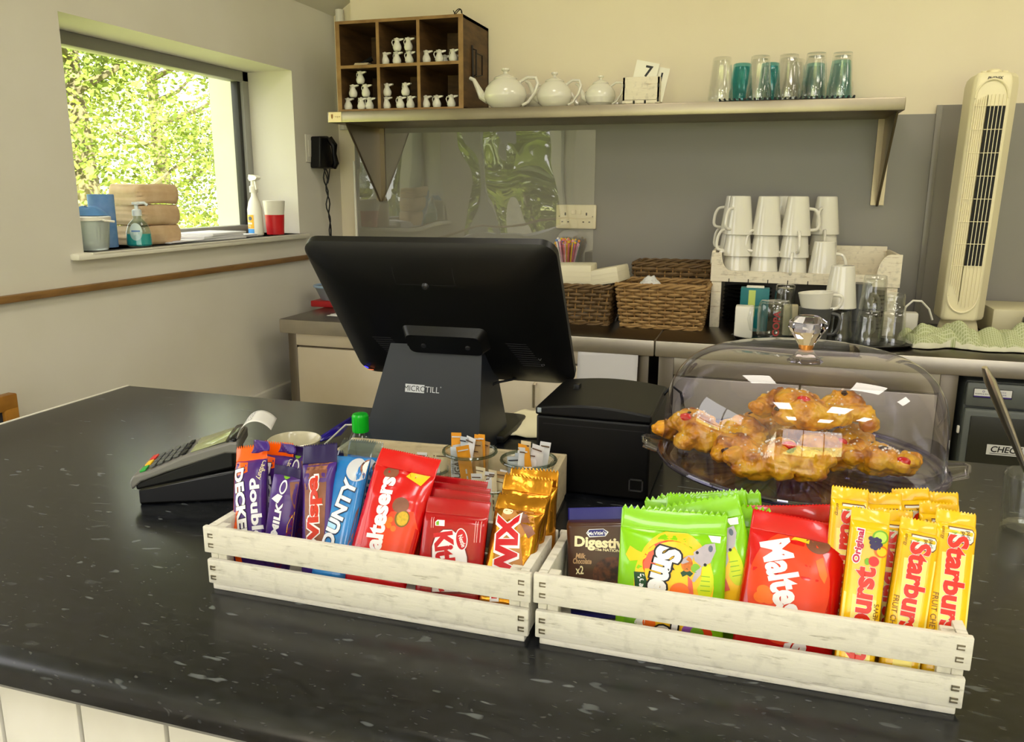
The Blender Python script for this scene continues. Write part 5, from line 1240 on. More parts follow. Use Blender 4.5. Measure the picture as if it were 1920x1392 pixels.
m_gold = M('wrap_gold', (214, 150, 44), .2, .85, var='b87820', vs=25, bump=.5, bs=60); i_red = M('ink_red', (196, 20, 34), .35)
m_red = M('wrap_red', (206, 8, 12), .22, coat=.5, bump=.12, bs=60); m_redd = M('wrap_red_deep', (170, 8, 18), .22, coat=.4, bump=.12, bs=60)
i_choc = M('ink_chocolate', (112, 62, 40), .35, var='8e5a44', vs=60); i_chocd = M('ink_chocolate_dark', (66, 30, 20), .4, var='a06a50', vs=160, va=.3)
i_yel = M('ink_yellow', (250, 196, 30), .35); i_honey = M('ink_honey', (226, 172, 40), .4, var='b8a020', vs=300, va=.3)
i_cream = M('ink_cream', (240, 224, 180), .4); i_orange = M('ink_orange', (244, 112, 30), .35); i_redor = M('ink_red_orange', (232, 66, 26), .3)
i_green = M('ink_green', (120, 178, 40), .4); i_dgreen = M('ink_dark_green', (16, 66, 34), .4); i_pink = M('ink_pink', (230, 120, 130), .4)
# --- double decker bars
P = place((438, 838), (508, 836), (441, 968), (500, 985), .752, .715)
k = Pack('chocolate_bar', 'purple and orange chocolate bar with two columns of white lettering, leftmost in the crate', 'chocolate bar', P, w=.039, d=.022, ht=.016, wr=.0022, seed=3, group='purple chocolate bars')
A_ = k.A; lp = k.lp
A_.poly(k.pts([(430, 866), (460, 866), (464, 885), (454, 890), (446, 930), (452, 1060), (440, 1060)]), m_orange, 1)
A_.span('DECKER', lp(447, 879), lp(458, 1018), .0125, i_white, 3, bold=.05, out=i_black, outw=.03)
A_.span('double', lp(476, 897), lp(483, 1016), .0105, i_white, 3, bold=.04)
A_.span('Cadbury', lp(490, 862), lp(484, 900), .006, i_cream, 3, bold=.005, shear=.3)
dd = k.build(m_purp, m_orange, .002)
f_ = MB(); q0, q1, q2 = lp(470, 850), lp(505, 846), lp(503, 828); q3 = lp(478, 826)
f_.grid(lambda u, v: Vector((q0[0]*(1-u)*(1-v)+q1[0]*u*(1-v)+q2[0]*u*v+q3[0]*(1-u)*v, -.009+.003*math.sin(6*u+3*v)-.003*v, q0[1]*(1-u)*(1-v)+q1[1]*u*(1-v)+q2[1]*u*v+q3[1]*(1-u)*v)), 10, 6)
f_.build('wrapper_fold', m_purp, dd, mods=[('SOLIDIFY', dict(thickness=.0005))])
P2 = place((500, 832), (548, 830), (494, 985), (546, 990), .772, .755)
dup_pack(dd, P2, 'second orange topped purple bar standing behind the leftmost bar')
# --- caramel bar
P = place((513, 876), (570, 874), (497, 1006), (552, 1012), .722, .705)
k = Pack('chocolate_bar', 'short purple bar reading MILK and mel with a yellow flash, second in front', 'chocolate bar', P, w=.033, d=.018, ht=.010, wr=.0016, seed=5, group='purple chocolate bars')
A_ = k.A; lp = k.lp
A_.poly(k.pts([(530, 1040), (538, 985), (552, 950), (566, 944), (568, 1040)]), i_yel, 1)
A_.poly(k.pts([(541, 905), (556, 905), (562, 945), (548, 958)]), i_choc, 2)
A_.poly(ell(*lp(534, 888), .0052, .0068), i_green, 2).poly(ell(*lp(534, 888), .003, .004), M('ink_olive', (90, 120, 40), .4), 3)
A_.poly(k.pts([(510, 935), (522, 926), (532, 930), (522, 944)]), i_white, 2)
A_.poly(ell(*lp(531, 914), .0045, .0075), i_white, 2).poly(ell(*lp(531, 914), .0030, .0055), m_purp, 3)
A_.span('MILK', lp(515, 1003), lp(526, 942), .0085, i_white, 2, bold=.04)
A_.span('Caramel', lp(517, 1068), lp(549, 969), .009, M('ink_maroon', (110, 30, 90), .4), 3, bold=.03)
car = k.build(m_purp, m_purpd, .001)
P2 = place((530, 838), (590, 836), (530, 990), (585, 990), .775, .765)
dup_pack(car, P2, 'purple bar behind the short purple bar, only its top end showing')
# --- wispa
P = place((566, 838), (635, 830), (573, 1015), (622, 1020), .742, .700)
k = Pack('chocolate_bar', 'purple and brown chocolate bar with red puffy white outlined lettering', 'chocolate bar', P, w=.036, d=.020, ht=.020, wr=.0018, seed=8, group='purple chocolate bars', flare=1.18)
A_ = k.A; lp = k.lp
A_.poly(k.pts([(571, 862), (620, 858), (620, 880), (572, 882)]), i_chocd, 1).poly(k.pts([(570, 882), (612, 880), (606, 1050), (574, 1050)]), i_choc, 1)
A_.span('Wispa', lp(592, 1046), lp(590, 893), .0185, M('ink_brick', (200, 52, 32), .3), 3, bold=.05, out=i_white, outw=.055)
wis = k.build(m_purp, m_purpd, .0012)
P2 = place((586, 848), (640, 844), (600, 1000), (650, 1005), .778, .765)
dup_pack(wis, P2, 'purple bar hidden behind the bar with red puffy lettering')
# --- bounty
P = place((634, 822), (708, 826), (594, 1018), (667, 1024), .760, .702)
k = Pack('coconut_bar', 'blue and brown coconut bar with silvery capital lettering, leaning to the right', 'chocolate bar', P, w=.041, d=.024, ht=.020, wr=.002, seed=12, group='blue coconut bars')
A_ = k.A; lp = k.lp
m_blue = M('wrap_blue', (44, 140, 214), .25, coat=.4, var='1464b4', vs=18, bump=.1, bs=60)
A_.poly(k.pts([(700, 856), (712, 862), (668, 1060), (640, 1060), (664, 960)]), M('ink_bounty_brown', (110, 84, 78), .35, var='6a4a40', vs=40), 1)
A_.poly(ell(*lp(667, 880), .0105, .0135, rot=.3), M('ink_silver', (196, 198, 206), .25), 2).poly(ell(*lp(687, 876), .008, .0105, rot=.3), i_chocd, 1).poly(ell(*lp(688, 876), .0066, .009, rot=.3), i_white, 2)
A_.span('BOUNTY', lp(603, 1052), lp(661, 898), .0155, M('ink_pale_silver', (226, 230, 238), .2), 3, bold=.045, out=M('ink_navy', (24, 40, 76), .4), outw=.04, shear=.1)
A_.span('COCONUT', lp(650, 1030), lp(694, 905), .0045, M('ink_mauve', (150, 110, 130), .4), 3)
A_.poly(ell(*lp(622, 985), .006, .009), M('ink_sky', (170, 214, 244), .3), 2).poly(ell(*lp(606, 1008), .005, .007), M('ink_sky', ''), 2)
bou = k.build(m_blue, clear_mat('clear_foil', (214, 226, 236), 1.8, .12), .0022, lean=.006)
P2 = place((652, 826), (716, 832), (650, 990), (705, 995), .778, .765)
dup_pack(bou, P2, 'second coconut bar behind the front one, its clear and blue end showing')
# --- maltesers (portrait)
P = place((708, 834), (831, 865), (662, 1030), (774, 1042), .755, .702)
k = Pack('chocolate_bag', 'tall red bag with white lettering running upwards and chocolate balls, tilted right', 'sweets bag', P, w=.070, d=.024, ht=.020, n=2.2, r=.03, wr=.0025, seed=21, group='red chocolate ball bags', teeth=26)
A_ = k.A; lp = k.lp
A_.poly(k.pts([(700, 1060), (710, 985), (735, 960), (775, 960), (790, 1060)]), i_redor, 1)
A_.poly(k.pts([(758, 892), (772, 876), (800, 879), (803, 890), (787, 911)]), i_yel, 2)
A_.poly(ell(*lp(730, 884), .0088, .0066), i_choc, 2).poly(ell(*lp(752, 948), .0088, .0080, rot=.3), i_choc, 2)
A_.poly(ell(*lp(754, 973), .0078, .0090), M('ink_honeyd', (120, 90, 20), .4), 2).poly(ell(*lp(755, 973), .0062, .0074), i_honey, 3)
for q in ((733, 975), (730, 986), (738, 992), (724, 980)): A_.poly(ell(*lp(*q), .003, .003), i_orange, 2)
A_.span('maltesers', lp(693, 1064), lp(726, 893), .0195, i_white, 4, bold=.045)
A_.poly(k.pts([(668, 1020), (690, 930), (700, 880), (704, 881), (694, 935), (676, 1021)]), M('ink_redlight', (224, 60, 60), .2), 1)
mal = k.build(m_red, m_red, .0006, lean=.004)
P2 = place((745, 905), (815, 928), (735, 1040), (812, 1052), .774, .752)
o = dup_pack(mal, P2, 'another red chocolate ball bag mostly hidden behind the tall red bag')
# --- kitkats
P = place((800, 930), (921, 943), (789, 1042), (905, 1062), .728, .703)
k = Pack('wafer_bar', 'front red wafer bar with a big white oval under red lettering', 'chocolate bar', P, w=.068, d=.015, ht=.016, n=4, r=.008, wr=.0012, seed=31, group='red wafer bars', teeth=34)
A_ = k.A; lp = k.lp
ov = [lp(*q) for q in ((811, 1045), (811, 1025), (818, 1005), (832, 994), (848, 994), (860, 1004), (870, 1022), (876, 1045), (878, 1110), (811, 1110))]
A_.poly(ov, i_white, 2)
A_.poly([((x-lp(844, 1030)[0])*1.08+lp(844, 1030)[0], (z-lp(844, 1030)[1])*1.05+lp(844, 1030)[1]) for x, z in ov], M('ink_darkred', (120, 8, 16), .35), 1)
A_.span('KitKat', lp(831, 998), lp(842, 1108), .021, i_red, 3, bold=.05)
A_.poly(ell(*lp(866, 1012), .0055, .0100, rot=.2), i_red, 4).poly(ell(*lp(866, 1012), .0065, .0110, rot=.2), i_white, 3).span('Nestle', lp(864, 1004), lp(871, 1026), .005, i_white, 5, bold=.02)
A_.poly(k.pts([(817, 979), (821, 975), (834, 976), (834, 987), (817, 986)]), i_white, 2).poly(k.pts([(819, 979), (824, 977), (824, 985), (819, 985)]), i_green, 3)
for x in (809, 813): A_.poly(k.pts([(x, 970), (x+1.2, 970), (x+.5, 990), (x-.5, 990)]), M('ink_palered', (240, 170, 170), .4), 2)
for x in (892, 896, 902): A_.poly(k.pts([(x, 978), (x+1.2, 978), (x-2, 1018), (x-3, 1018)]), M('ink_palered', ''), 2)
kit = k.build(m_redd, m_redd, .0006, lean=.003)
Hk = P[2]
for i, (dx, dy, yy, nm) in enumerate(((1, -13, .742, 'second'), (2, -24, .757, 'third'), (-2, -37, .772, 'rearmost'))):
    P2 = place((800+dx, 928+dy), (921+dx, 940+dy), (789+dx, 1042+dy), (905+dx, 1062+dy), yy, yy-.02)
    o = dup_pack(kit, P2, '%s red wafer bar behind the front one, only its top edge showing' % nm)
# --- twix
P = place((926, 923), (1034, 935), (917, 1068), (993, 1078), .748, .705)
k = Pack('biscuit_bar', 'front gold biscuit bar with big red X and I lettering in white outline', 'chocolate bar', P, w=.050, d=.026, ht=.016, n=2.4, r=.014, wr=.0034, seed=41, group='gold biscuit bars', flare=1.05)
A_ = k.A; lp = k.lp
A_.poly(k.pts([(942, 950), (996, 955), (1002, 985), (976, 1010), (982, 1080), (922, 1080)]), M('ink_caramel', (196, 136, 62), .35, var='a86a34', vs=40), 1)
A_.poly(ell(*lp(950, 957), .005, .0035), i_cream, 2).poly(k.pts([(968, 952), (984, 958), (1002, 1000), (990, 1010), (978, 985)]), i_choc, 2)
A_.span('TWIX', lp(944, 1124), lp(954, 964), .0235, i_red, 3, bold=.055, out=i_white, outw=.06)
twx = k.build(m_gold, m_gold, .0016, lean=.004)
for i, (TL, TR, BL, BR, yt, yl, nm) in enumerate((((942, 888), (1040, 900), (935, 1040), (1010, 1050), .762, .735, 'second gold biscuit bar rising just behind the front gold bar'), ((956, 876), (1047, 888), (960, 1030), (1035, 1040), .775, .762, 'rearmost gold biscuit bar with the brightest crinkled end'))):
    P2 = place(TL, TR, BL, BR, yt, yl); o = dup_pack(twx, P2, nm)
    for ch in [x for x in COL.objects if x.parent is o and x.name.startswith('printed_art')]: bpy.data.objects.remove(ch)
# ================================================================== right crate
# --- digestives
P = place((1072, 948), (1186, 955), (1078, 1082), (1190, 1096), .762, .735)
k = Pack('biscuit_pack', 'brown biscuit pack reading Digestive with a blue top behind the left end of the crate', 'biscuits', P, w=.070, d=.030, ht=.012, n=6, r=.006, wr=.0004, seed=51, teeth=24)
A_ = k.A; lp = k.lp; m_dig = M('wrap_brown', (66, 34, 20), .3, coat=.3); m_navy = M('wrap_navy', (26, 24, 110), .3)
i_tan = M('ink_tan', (190, 150, 110), .4)
A_.span('Digestives', lp(1078, 1018), lp(1194, 1024), .0135, i_cream, 3, bold=.04)
A_.poly(k.pts([(1100, 1000), (1105, 993), (1132, 992), (1142, 998), (1136, 1006), (1106, 1008)]), i_white, 2).poly(k.pts([(1102, 1000), (1106, 994), (1132, 993), (1139, 998), (1135, 1005), (1107, 1006)]), m_navy, 3).span("McVitie's", lp(1104, 1001), lp(1137, 999), .0036, i_white, 4, bold=.02)
A_.span("The NATION'S FAVOURITE", lp(1116, 1030), lp(1214, 1037), .0028, i_cream, 3)
A_.span('Milk', lp(1080, 1042), lp(1099, 1043), .005, i_tan, 3, shear=.2).span('Chocolate', lp(1075, 1052), lp(1110, 1053), .0055, i_tan, 3, shear=.2).span('x2', lp(1080, 1069), lp(1095, 1069), .008, i_cream, 3, bold=.02)
A_.poly(ell(*lp(1150, 1078), .020, .0170), M('ink_biscuit', (104, 56, 30), .4, var='2e140a', vs=170, va=.3), 2)
dg = k.build(m_dig, m_navy, .0001)
# --- green sweet bags
m_lime = M('wrap_lime', (132, 200, 10), .22, coat=.4, bump=.15, bs=40)
P = place((1168, 950), (1363, 964), (1177, 1092), (1338, 1120), .728, .702)
k = Pack('sweet_bag', 'front bright green sweet bag with a white S and fruit pictures', 'sweets bag', P, w=.098, d=.026, ht=.020, n=2.2, r=.035, wr=.0026, seed=61, group='green sweet bags', teeth=17)
A_ = k.A; lp = k.lp
A_.poly(ell(*lp(1262, 1095), .036, .048), i_yel, 1).poly(ell(*lp(1258, 1060), .026, .022), i_redor, 2).poly(ell(*lp(1262, 1070), .026, .026), i_yel, 3)
A_.poly(k.pts([(1172, 1040), (1180, 1024), (1192, 1032), (1206, 1038), (1226, 1022), (1232, 1030), (1206, 1050), (1180, 1052)]), i_yel, 2)
A_.poly(k.pts([(1206, 1056), (1216, 1036), (1232, 1028), (1236, 1050), (1222, 1066), (1208, 1066)]), M('ink_coral', (226, 96, 74), .35), 4)
A_.poly(k.pts([(1188, 1072), (1220, 1074), (1218, 1130), (1192, 1130)]), i_dgreen, 2).span("ntree's", lp(1198, 1120), lp(1202, 1076), .006, i_white, 3, bold=.03)
A_.span('Sme', lp(1256, 1028), lp(1236, 1114), .024, i_white, 6, bold=.06, out=i_black, outw=.06)
A_.poly(ell(*lp(1288, 1058), .0052, .0068), M('ink_pine', (222, 130, 40), .4, var='b05a20', vs=200), 5).poly(k.pts([(1276, 1074), (1288, 1066), (1300, 1076), (1294, 1082), (1288, 1078), (1280, 1082)]), i_dgreen, 5).poly(ell(*lp(1304, 1066), .004, .004), i_green, 5)
i_lamb = M('ink_lamb', (196, 184, 192), .4, var='a09aa8', vs=40)
A_.poly(k.pts([(1322, 996), (1352, 1000), (1350, 1020), (1334, 1018)]), i_white, 4)
A_.poly(k.pts([(1300, 1036), (1322, 1022), (1340, 1020), (1342, 1034), (1332, 1056), (1316, 1064), (1302, 1052)]), i_lamb, 5).poly(k.pts([(1274, 1054), (1290, 1042), (1302, 1042), (1298, 1052), (1280, 1058)]), i_lamb, 5).poly(k.pts([(1297, 1090), (1304, 1072), (1316, 1062), (1314, 1078), (1302, 1092)]), i_lamb, 5)
A_.poly(ell(*lp(1307, 1037), .0014, .0014), i_black, 6).poly(ell(*lp(1322, 1060), .0014, .0014), i_black, 6).poly(ell(*lp(1332, 1030), .002, .003), M('ink_slate', (90, 100, 120), .4), 6)
A_.poly(ell(*lp(1322, 1092), .0075, .0165), M('ink_lemon', (206, 220, 20), .4), 2)
for q in range(4): A_.poly(k.pts([(1313, 1080+9*q), (1331, 1082+9*q), (1331, 1083.4+9*q), (1313, 1081.4+9*q)]), i_green, 3)
A_.poly(ell(*lp(1275, 1110), .009, .008), i_orange, 5)
A_.poly(k.pts([(1290, 1080), (1298, 1090), (1302, 1130), (1290, 1130)]), M('ink_coral', ''), 5)
A_.span('ol', lp(1226, 1180), lp(1268, 1190), .02, i_white, 6, bold=.06, out=i_black, outw=.06)
for q, mm in (((1180, 1168), i_green), ((1200, 1172), i_white), ((1216, 1170), i_orange), ((1290, 1186), M('ink_violet', (150, 90, 190), .4)), ((1306, 1190), i_green), ((1322, 1192), i_redor)): A_.poly(ell(*lp(*q), .006, .006), mm, 2)
grn = k.build(m_lime, m_lime, .0022, lean=.003, cell=.007)
for TL, TR, BL, BR, yt, yl, nm in (((1192, 935), (1384, 950), (1245, 1092), (1400, 1110), .742, .722, 'second green sweet bag, just behind the front one'),
    ((1262, 922), (1437, 962), (1252, 1092), (1400, 1140), .757, .735, 'third green sweet bag, reaching furthest right with a white and grey animal showing'),
    ((1216, 920), (1388, 936), (1250, 1085), (1400, 1100), .768, .750, 'fourth green sweet bag, its zigzag top peeking at the left rear'),
    ((1258, 912), (1402, 940), (1270, 1085), (1420, 1100), .779, .765, 'rearmost green sweet bag with the highest zigzag top')):
    P2 = place(TL, TR, BL, BR, yt, yl); dup_pack(grn, P2, nm)
# --- maltesers (downward lettering)
P = place((1422, 958), (1582, 984), (1406, 1132), (1548, 1150), .742, .706)
k = Pack('chocolate_bag', 'wide red bag with white lettering running downwards over an orange circle', 'sweets bag', P, w=.084, d=.030, ht=.018, n=2.2, r=.035, wr=.0022, seed=71, group='red chocolate ball bags', teeth=28)
A_ = k.A; lp = k.lp
A_.poly(ell(*lp(1478, 1102), .0345, .050, 40), i_redor, 1).poly(k.pts([(1484, 1012), (1498, 1001), (1522, 1004), (1518, 1020), (1494, 1012)]), i_yel, 2).poly(ell(*lp(1536, 1021), .0105, .0085), i_choc, 2)
A_.poly(k.pts([(1530, 1052), (1544, 1046), (1552, 1080), (1546, 1096), (1536, 1080)]), i_orange, 3)
for q in ((1432, 1108), (1426, 1120), (1440, 1122)): A_.poly(ell(*lp(*q), .006, .005), i_orange, 2)
A_.span('Maltesers', lp(1452, 1012), lp(1502, 1226), .027, i_white, 5, bold=.04)
ma2 = k.build(m_red, m_red, .0006, lean=.003)
P2 = place((1418, 932), (1552, 965), (1430, 1110), (1560, 1130), .775, .758)
dup_pack(ma2, P2, 'red bag with a rounded raised top behind the wide red bag')
# --- starburst
m_yel = M('wrap_yellow', (246, 200, 14), .25, coat=.4, bump=.12, bs=80, var='e8b010', vs=20)
def chew(TL, TR, BL, BR, yt, yl, label, up=False, build=False, yaw=0):
    P = place(TL, TR, BL, BR, yt, yl, yaw=yaw)
    k = Pack('chew_pack', label, 'chews', P, w=.0315, d=.018, ht=.011, n=4.5, r=.006, wr=.0012, seed=81 if not up else 91, group='yellow fruit chew packs', teeth=12)
    A_ = k.A; w, H = k.w, k.H; i_st = M('ink_starred', (214, 40, 14), .3); i_pale = M('ink_paleyellow', (250, 232, 130), .35); i_brown = M('ink_brownline', (120, 72, 20), .4)
    if not up:
        A_.poly([(-w*.32, H-.036), (w*.48, H-.034), (w*.48, .02), (-w*.2, .02)], i_pale, 1)
        A_.span('Starburst', k.lp(1797, 1004), k.lp(1776, 1206), .0165, i_st, 4, bold=.045, out=i_white, outw=.012)
        A_.poly([(-w*.22, H-.0135), (w*.38, H-.0135), (w*.42, H-.0165), (w*.42, H-.024), (w*.36, H-.0268), (-w*.22, H-.0268)], i_brown, 2).poly([(-w*.20, H-.0145), (w*.36, H-.0145), (w*.40, H-.017), (w*.40, H-.0235), (w*.34, H-.0258), (-w*.20, H-.0258)], M('ink_paper', (226, 228, 216), .4), 3)
        A_.text('M', -w*.08, H-.02, .006, i_green, 4, rot=-90).text('per', w*.12, H-.02, .005, i_black, 4, rot=-90).text('pack', w*.26, H-.02, .005, i_black, 4, rot=-90)
        A_.text('FRUIT CHEWS', -w*.36, H*.42, .0062, i_brown, 3, rot=-90).text('energy', -w*.36, H-.02, .004, i_brown, 3, rot=-90)
    else:
        A_.poly([(-w*.48, H*.52), (w*.34, H*.50), (w*.34, .02), (-w*.48, .02)], i_pale, 1)
        A_.span('Original', k.lp(1605, 1055), k.lp(1616, 992), .0072, M('ink_magenta', (190, 30, 80), .4), 4, bold=.04, out=i_white, outw=.09)
        A_.span('Starburst', k.lp(1597, 1262), k.lp(1621, 1062), .0185, i_st, 4, bold=.045, out=i_white, outw=.012)
        A_.poly(ell(w*.26, H-.022, .0065, .006), i_green, 2).poly(ell(w*.26, H-.022, .005, .0046), M('ink_limepulp', (190, 220, 90), .4), 3)
        for i in range(11): A_.poly(ell(w*(.02+.075*(i % 4))+.001*(i//4), H-.024-.0034*(i//4)-.0008*(i % 2), .0019, .0019, 12), M('ink_berry', (44, 30, 84), .35), 4)
        A_.poly(ell(w*.32, H-.034, .0056, .005), i_orange, 3).poly(ell(w*.33, H-.034, .004, .0037), i_yel, 4).poly(ell(w*.16, H-.043, .0042, .0042), M('ink_strawberry', (214, 34, 30), .3), 4).poly(ell(w*.0, H-.044, .0022, .003), i_green, 3)
        A_.text('FRUIT CHEWS', w*.36, H*.36, .0058, i_brown, 3, rot=90)
    return k.build(m_yel, m_yel, .0009, lean=.002, cell=.007)
chr_ = chew((1762, 952), (1826, 966), (1738, 1172), (1802, 1186), .738, .702, 'yellow chew pack standing rightmost in the crate with full lettering')
cho = chew((1604, 950), (1664, 961), (1582, 1154), (1638, 1166), .722, .694, 'yellow chew pack marked Original with berries and lettering running upwards', up=True)
for TL, TR, BL, BR, yt, yl, nm in (((1695, 968), (1758, 983), (1668, 1165), (1724, 1176), .728, .698, 'yellow chew pack second from the right in the front row'),
    ((1563, 908), (1627, 922), (1548, 1130), (1604, 1140), .752, .722, 'tall yellow chew pack leftmost, rising behind the Original pack'),
    ((1648, 950), (1705, 962), (1640, 1140), (1690, 1150), .745, .722, 'yellow chew pack with shaded lettering between the Original pack and its right neighbour'),
    ((1626, 920), (1686, 930), (1630, 1110), (1690, 1120), .764, .745, 'yellow chew pack in the rear row, behind the shaded one'),
    ((1676, 912), (1738, 922), (1690, 1110), (1750, 1120), .777, .762, 'yellow chew pack rising highest in the middle of the rear row'),
    ((1732, 920), (1791, 928), (1730, 1110), (1790, 1120), .777, .765, 'yellow chew pack at the right of the rear row with a plain top'),
    ((1722, 936), (1800, 952), (1722, 1130), (1780, 1140), .758, .742, 'yellow chew pack half hidden just behind the rightmost pack')):
    P2 = place(TL, TR, BL, BR, yt, yl); dup_pack(chr_, P2, nm)
# ================================================================== cake stand
CX, CY, PZ = .053, .975, 1.008
m_acr = clear_mat('clear_acrylic', (238, 236, 246), 1.78, .015); m_lil = clear_mat('lilac_acrylic', (206, 200, 230), 1.5, .03)
cs = thing('cake_stand', 'clear lilac tinted pedestal cake plate under the dome', 'cake stand', (CX, CY, .9))
h_ = PZ-.9
b = MB(); b.lathe([(0, h_-.006), (.135, h_-.006), (.148, h_-.002), (.160, h_+.004), (.163, h_+.007), (.162, h_+.009), (.156, h_+.006), (.146, h_+.001), (.13, h_-.001), (0, h_-.001)], seg=96); b.build('plate', m_acr, cs)
b = MB(); b.tube([(.1615*math.cos(a_), .1615*math.sin(a_), h_+.006) for a_ in [2*PI*i/96 for i in range(96)]], .0022, 8, closed=True).tube([(.152*math.cos(a_), .152*math.sin(a_), h_+.001) for a_ in [2*PI*i/96 for i in range(96)]], .0016, 8, closed=True)
b.build('rim', m_lil, cs)
b = MB()
for i in range(40):
    a_ = 2*PI*i/40; b.tube([(.05*math.cos(a_), .05*math.sin(a_), h_-.0068), (.14*math.cos(a_+.12), .14*math.sin(a_+.12), h_-.0065)], .0014, 5)
b.build('fluting', m_lil, cs)
b = MB(); b.lathe([(.062, 0), (.058, .006), (.035, .018), (.018, .035), (.014, .05), (.018, .07), (.032, h_-.008), (.034, h_-.006)], seg=48, fl=lambda a_, z: 1+.05*math.cos(16*a_)); b.build('pedestal', m_acr, cs)
for s_ in (-1, 1):
    b = MB(); b.grid(lambda u, v: Vector((s_*(.158+.022*u), (.024-.008*u)*(2*v-1), h_+.006+.004*u+.003*math.cos(PI*(2*v-1)))), 6, 10); b.build('handle', m_acr, cs, mods=[('SOLIDIFY', dict(thickness=.003))])
    b = MB(); b.tube([(s_*.16, -.024, h_+.006), (s_*.18, -.014, h_+.011), (s_*.183, 0, h_+.013), (s_*.18, .014, h_+.011), (s_*.16, .024, h_+.006)], .0018, 6); b.build('handle_rim', m_acr, cs)
dm = thing('cake_dome', 'clear domed cover with a faceted crystal knob over the pastries', 'dome', (CX, CY, PZ+.004))
DR, DH = .157, .133
prof = []
for i in range(25):
    a_ = PI/2*i/24; prof.append((DR*max(0, math.cos(a_))**.5*(1 if i < 24 else 0), DH*math.sin(a_)**.52))
prof = [(DR+.001, 0)] + prof[1:]
b = MB(); b.lathe(prof, seg=96); dmo = b.build('shell', m_acr, dm, ang=None)
MB().tube([(DR*math.cos(a_), DR*math.sin(a_), .001) for a_ in [2*PI*i/96 for i in range(96)]], .0016, 8, closed=True).build('rim', m_lil, dm)
m_crys = M('crystal', (240, 234, 250), 0, trans=1, ior=1.49)
b = MB(); b.lathe([(0, DH), (.008, DH), (.009, DH+.004), (.0215, DH+.024), (.0205, DH+.031), (.012, DH+.037), (0, DH+.038)], seg=10); b.build('knob', m_crys, dm, ang=5)
MB().lathe([(0, DH-.002), (.0065, DH-.002), (.0065, DH+.0045), (0, DH+.0045)], seg=16).build('knob_screw', M('brass', (206, 140, 60), .3, .8), dm)
# pastries
def _pas(nt, b):
    tc = N(nt, 'ShaderNodeTexCoord'); n = N(nt, 'ShaderNodeTexNoise', Scale=24.0, Detail=5.0); nt.links.new(tc.outputs['Object'], n.inputs[0])
    c_ = ramp(nt, n.outputs[0], [(.36, srgb((150, 76, 14))), (.44, srgb((222, 148, 16))), (.58, srgb((240, 186, 30))), (.68, srgb((178, 98, 20)))])
    nt.links.new(c_, b.inputs['Base Color']); b.inputs['Roughness'].default_value = .32; b.inputs['Coat Weight'].default_value = .35; b.inputs['Coat Roughness'].default_value = .2
    b.inputs['Subsurface Weight'].default_value = .05; b.inputs['Subsurface Scale'].default_value = .006
    n2 = N(nt, 'ShaderNodeTexNoise', Scale=70.0, Detail=4.0); nt.links.new(tc.outputs['Object'], n2.inputs[0])
    bp = N(nt, 'ShaderNodeBump', Strength=.9, Distance=.003); nt.links.new(n2.outputs[0], bp.inputs['Height']); nt.links.new(bp.outputs[0], b.inputs['Normal'])
m_pas = nodes_mat('golden_pastry', _pas); m_cherry = M('glace_cherry', (216, 30, 26), .15, coat=.6, sub=.2); m_currant = M('currant', (52, 22, 26), .35); m_sugar = M('sugar_nib', (244, 236, 214), .4)
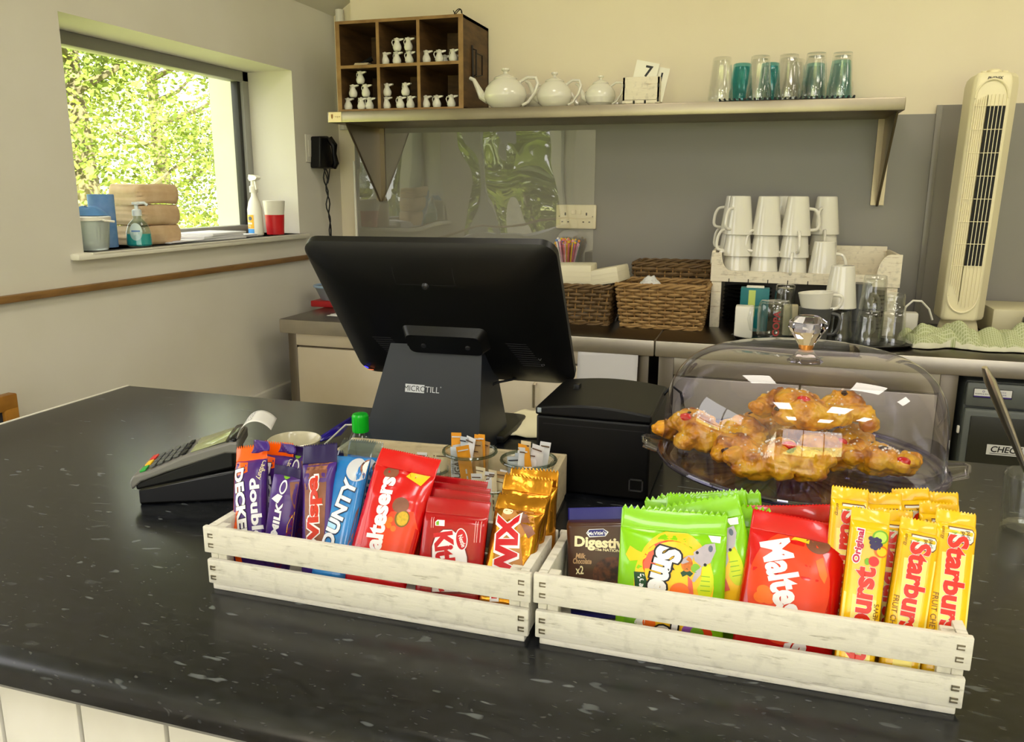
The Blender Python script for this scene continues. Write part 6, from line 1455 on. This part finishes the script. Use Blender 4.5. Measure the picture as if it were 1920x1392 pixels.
def pastry(px, py, y, z, L_, W_, Hh, rz, seed, label, tilt=0, cherries=1):
    rnd = random.Random(seed); p = at(px, py, y=y); z = z if z is not None else p.z
    mt = Matrix.Translation((p.x, y, z)) @ Matrix.Rotation(rz, 4, 'Z') @ Matrix.Rotation(tilt, 4, 'Y')
    t = thing('pastry', label, 'pastry', mtx=mt, group='fruit pastries under the dome')
    b = MB(); blobs = []
    n = 15
    for i in range(n):
        u = i/(n-1); a_ = u*2*PI*1.6; x = L_*(u-.5)*.86; yy = W_*.27*math.sin(a_); zz = Hh*.44+Hh*.20*math.cos(a_*1.3+seed)
        r_ = Hh*rnd.uniform(.28, .42)*(1-.35*abs(2*u-1)**3); blobs.append((x, yy, zz, r_))
    for i in range(14):
        u = rnd.uniform(.08, .92); blobs.append((L_*(u-.5)*.9, W_*rnd.uniform(-.36, .36), Hh*rnd.uniform(.28, .6), Hh*rnd.uniform(.2, .32)))
    for x, yy, zz, r_ in blobs:
        b.ico((x, yy, max(zz, r_*.8)), r_, 3, sc=(rnd.uniform(1.0, 1.5), rnd.uniform(.8, 1.15), .85), nz=.22, nf=9, rot=Matrix.Rotation(rnd.uniform(-.9, .9), 4, 'Z'))
    b.build('dough', m_pas, t, ang=None, mods=[('REMESH', dict(mode='VOXEL', voxel_size=.0016, use_smooth_shade=True)), ('SMOOTH', dict(iterations=2, factor=.5)), ('DISPLACE', dict(texture=bpy.data.textures['crumb'], strength=.0055, mid_level=.5, texture_coords='LOCAL'))])
    def top(x, yy):
        best = 0
        for bx_, by_, bz_, br_ in blobs:
            d2 = ((x-bx_)/1.2)**2+(yy-by_)**2
            if d2 < br_*br_: best = max(best, max(bz_, br_*.8)+.85*math.sqrt(br_*br_-d2))
        return best
    for i in range(cherries):
        x, yy = L_*rnd.uniform(-.38, .38), -W_*rnd.uniform(.12, .36); zt_ = top(x, yy) or Hh*.5
        MB().ico((x, yy, zt_-.001), .0072, 2, sc=(1.15, .9, .75), nz=.15).build('cherry', m_cherry, t)
    for i in range(4):
        x, yy = L_*rnd.uniform(-.42, .42), -W_*rnd.uniform(-.2, .44); zt_ = top(x, yy)
        if zt_: MB().ico((x, yy, zt_-.0015), .0044, 2, sc=(1.5, .8, .7), nz=.4, rot=Matrix.Rotation(rnd.uniform(0, 3), 4, 'Z')).build('currant', m_currant, t)
    sb = MB()
    for i in range(70):
        x, yy = L_*max(-.44, min(.44, rnd.gauss(0, .2))), W_*max(-.42, min(.42, rnd.gauss(-.05, .2))); zt_ = top(x, yy)
        if zt_: s_ = rnd.uniform(.0010, .0022); sb.box((x, yy, zt_+.0004), (s_*1.3, s_, s_), 0, rot=Matrix.Rotation(rnd.uniform(0, 3), 4, (rnd.random(), rnd.random(), 1)))
    o = sb.build('sugar_nibs', m_sugar, t, smooth=False); o['kind'] = 'stuff'
tx_ = bpy.data.textures.new('crumb', 'CLOUDS'); tx_.noise_scale = .010; tx_.noise_depth = 3
pastry(1335, 800, .985, PZ+.001, .135, .082, .050, -.2, 2, 'knobbly fruit pastry at the left side of the plate with a red cherry', .0, 2)
pastry(1448, 855, .905, PZ+.001, .125, .078, .048, .1, 5, 'fruit pastry nearest the front of the plate')
pastry(1568, 830, .975, PZ+.001, .112, .078, .048, .3, 9, 'sugar topped fruit pastry in the middle right of the plate')
pastry(1655, 850, .945, PZ+.001, .072, .066, .040, -.3, 12, 'small round fruit pastry at the right of the plate with one cherry')
pastry(1470, 800, 1.04, PZ+.001, .12, .07, .042, 0, 15, 'fruit pastry at the back of the plate under the topmost one')
pastry(1522, 760, .985, PZ+.043, .145, .084, .046, .05, 21, 'largest fruit pastry resting on top of the others under the dome', 0.04, 2)
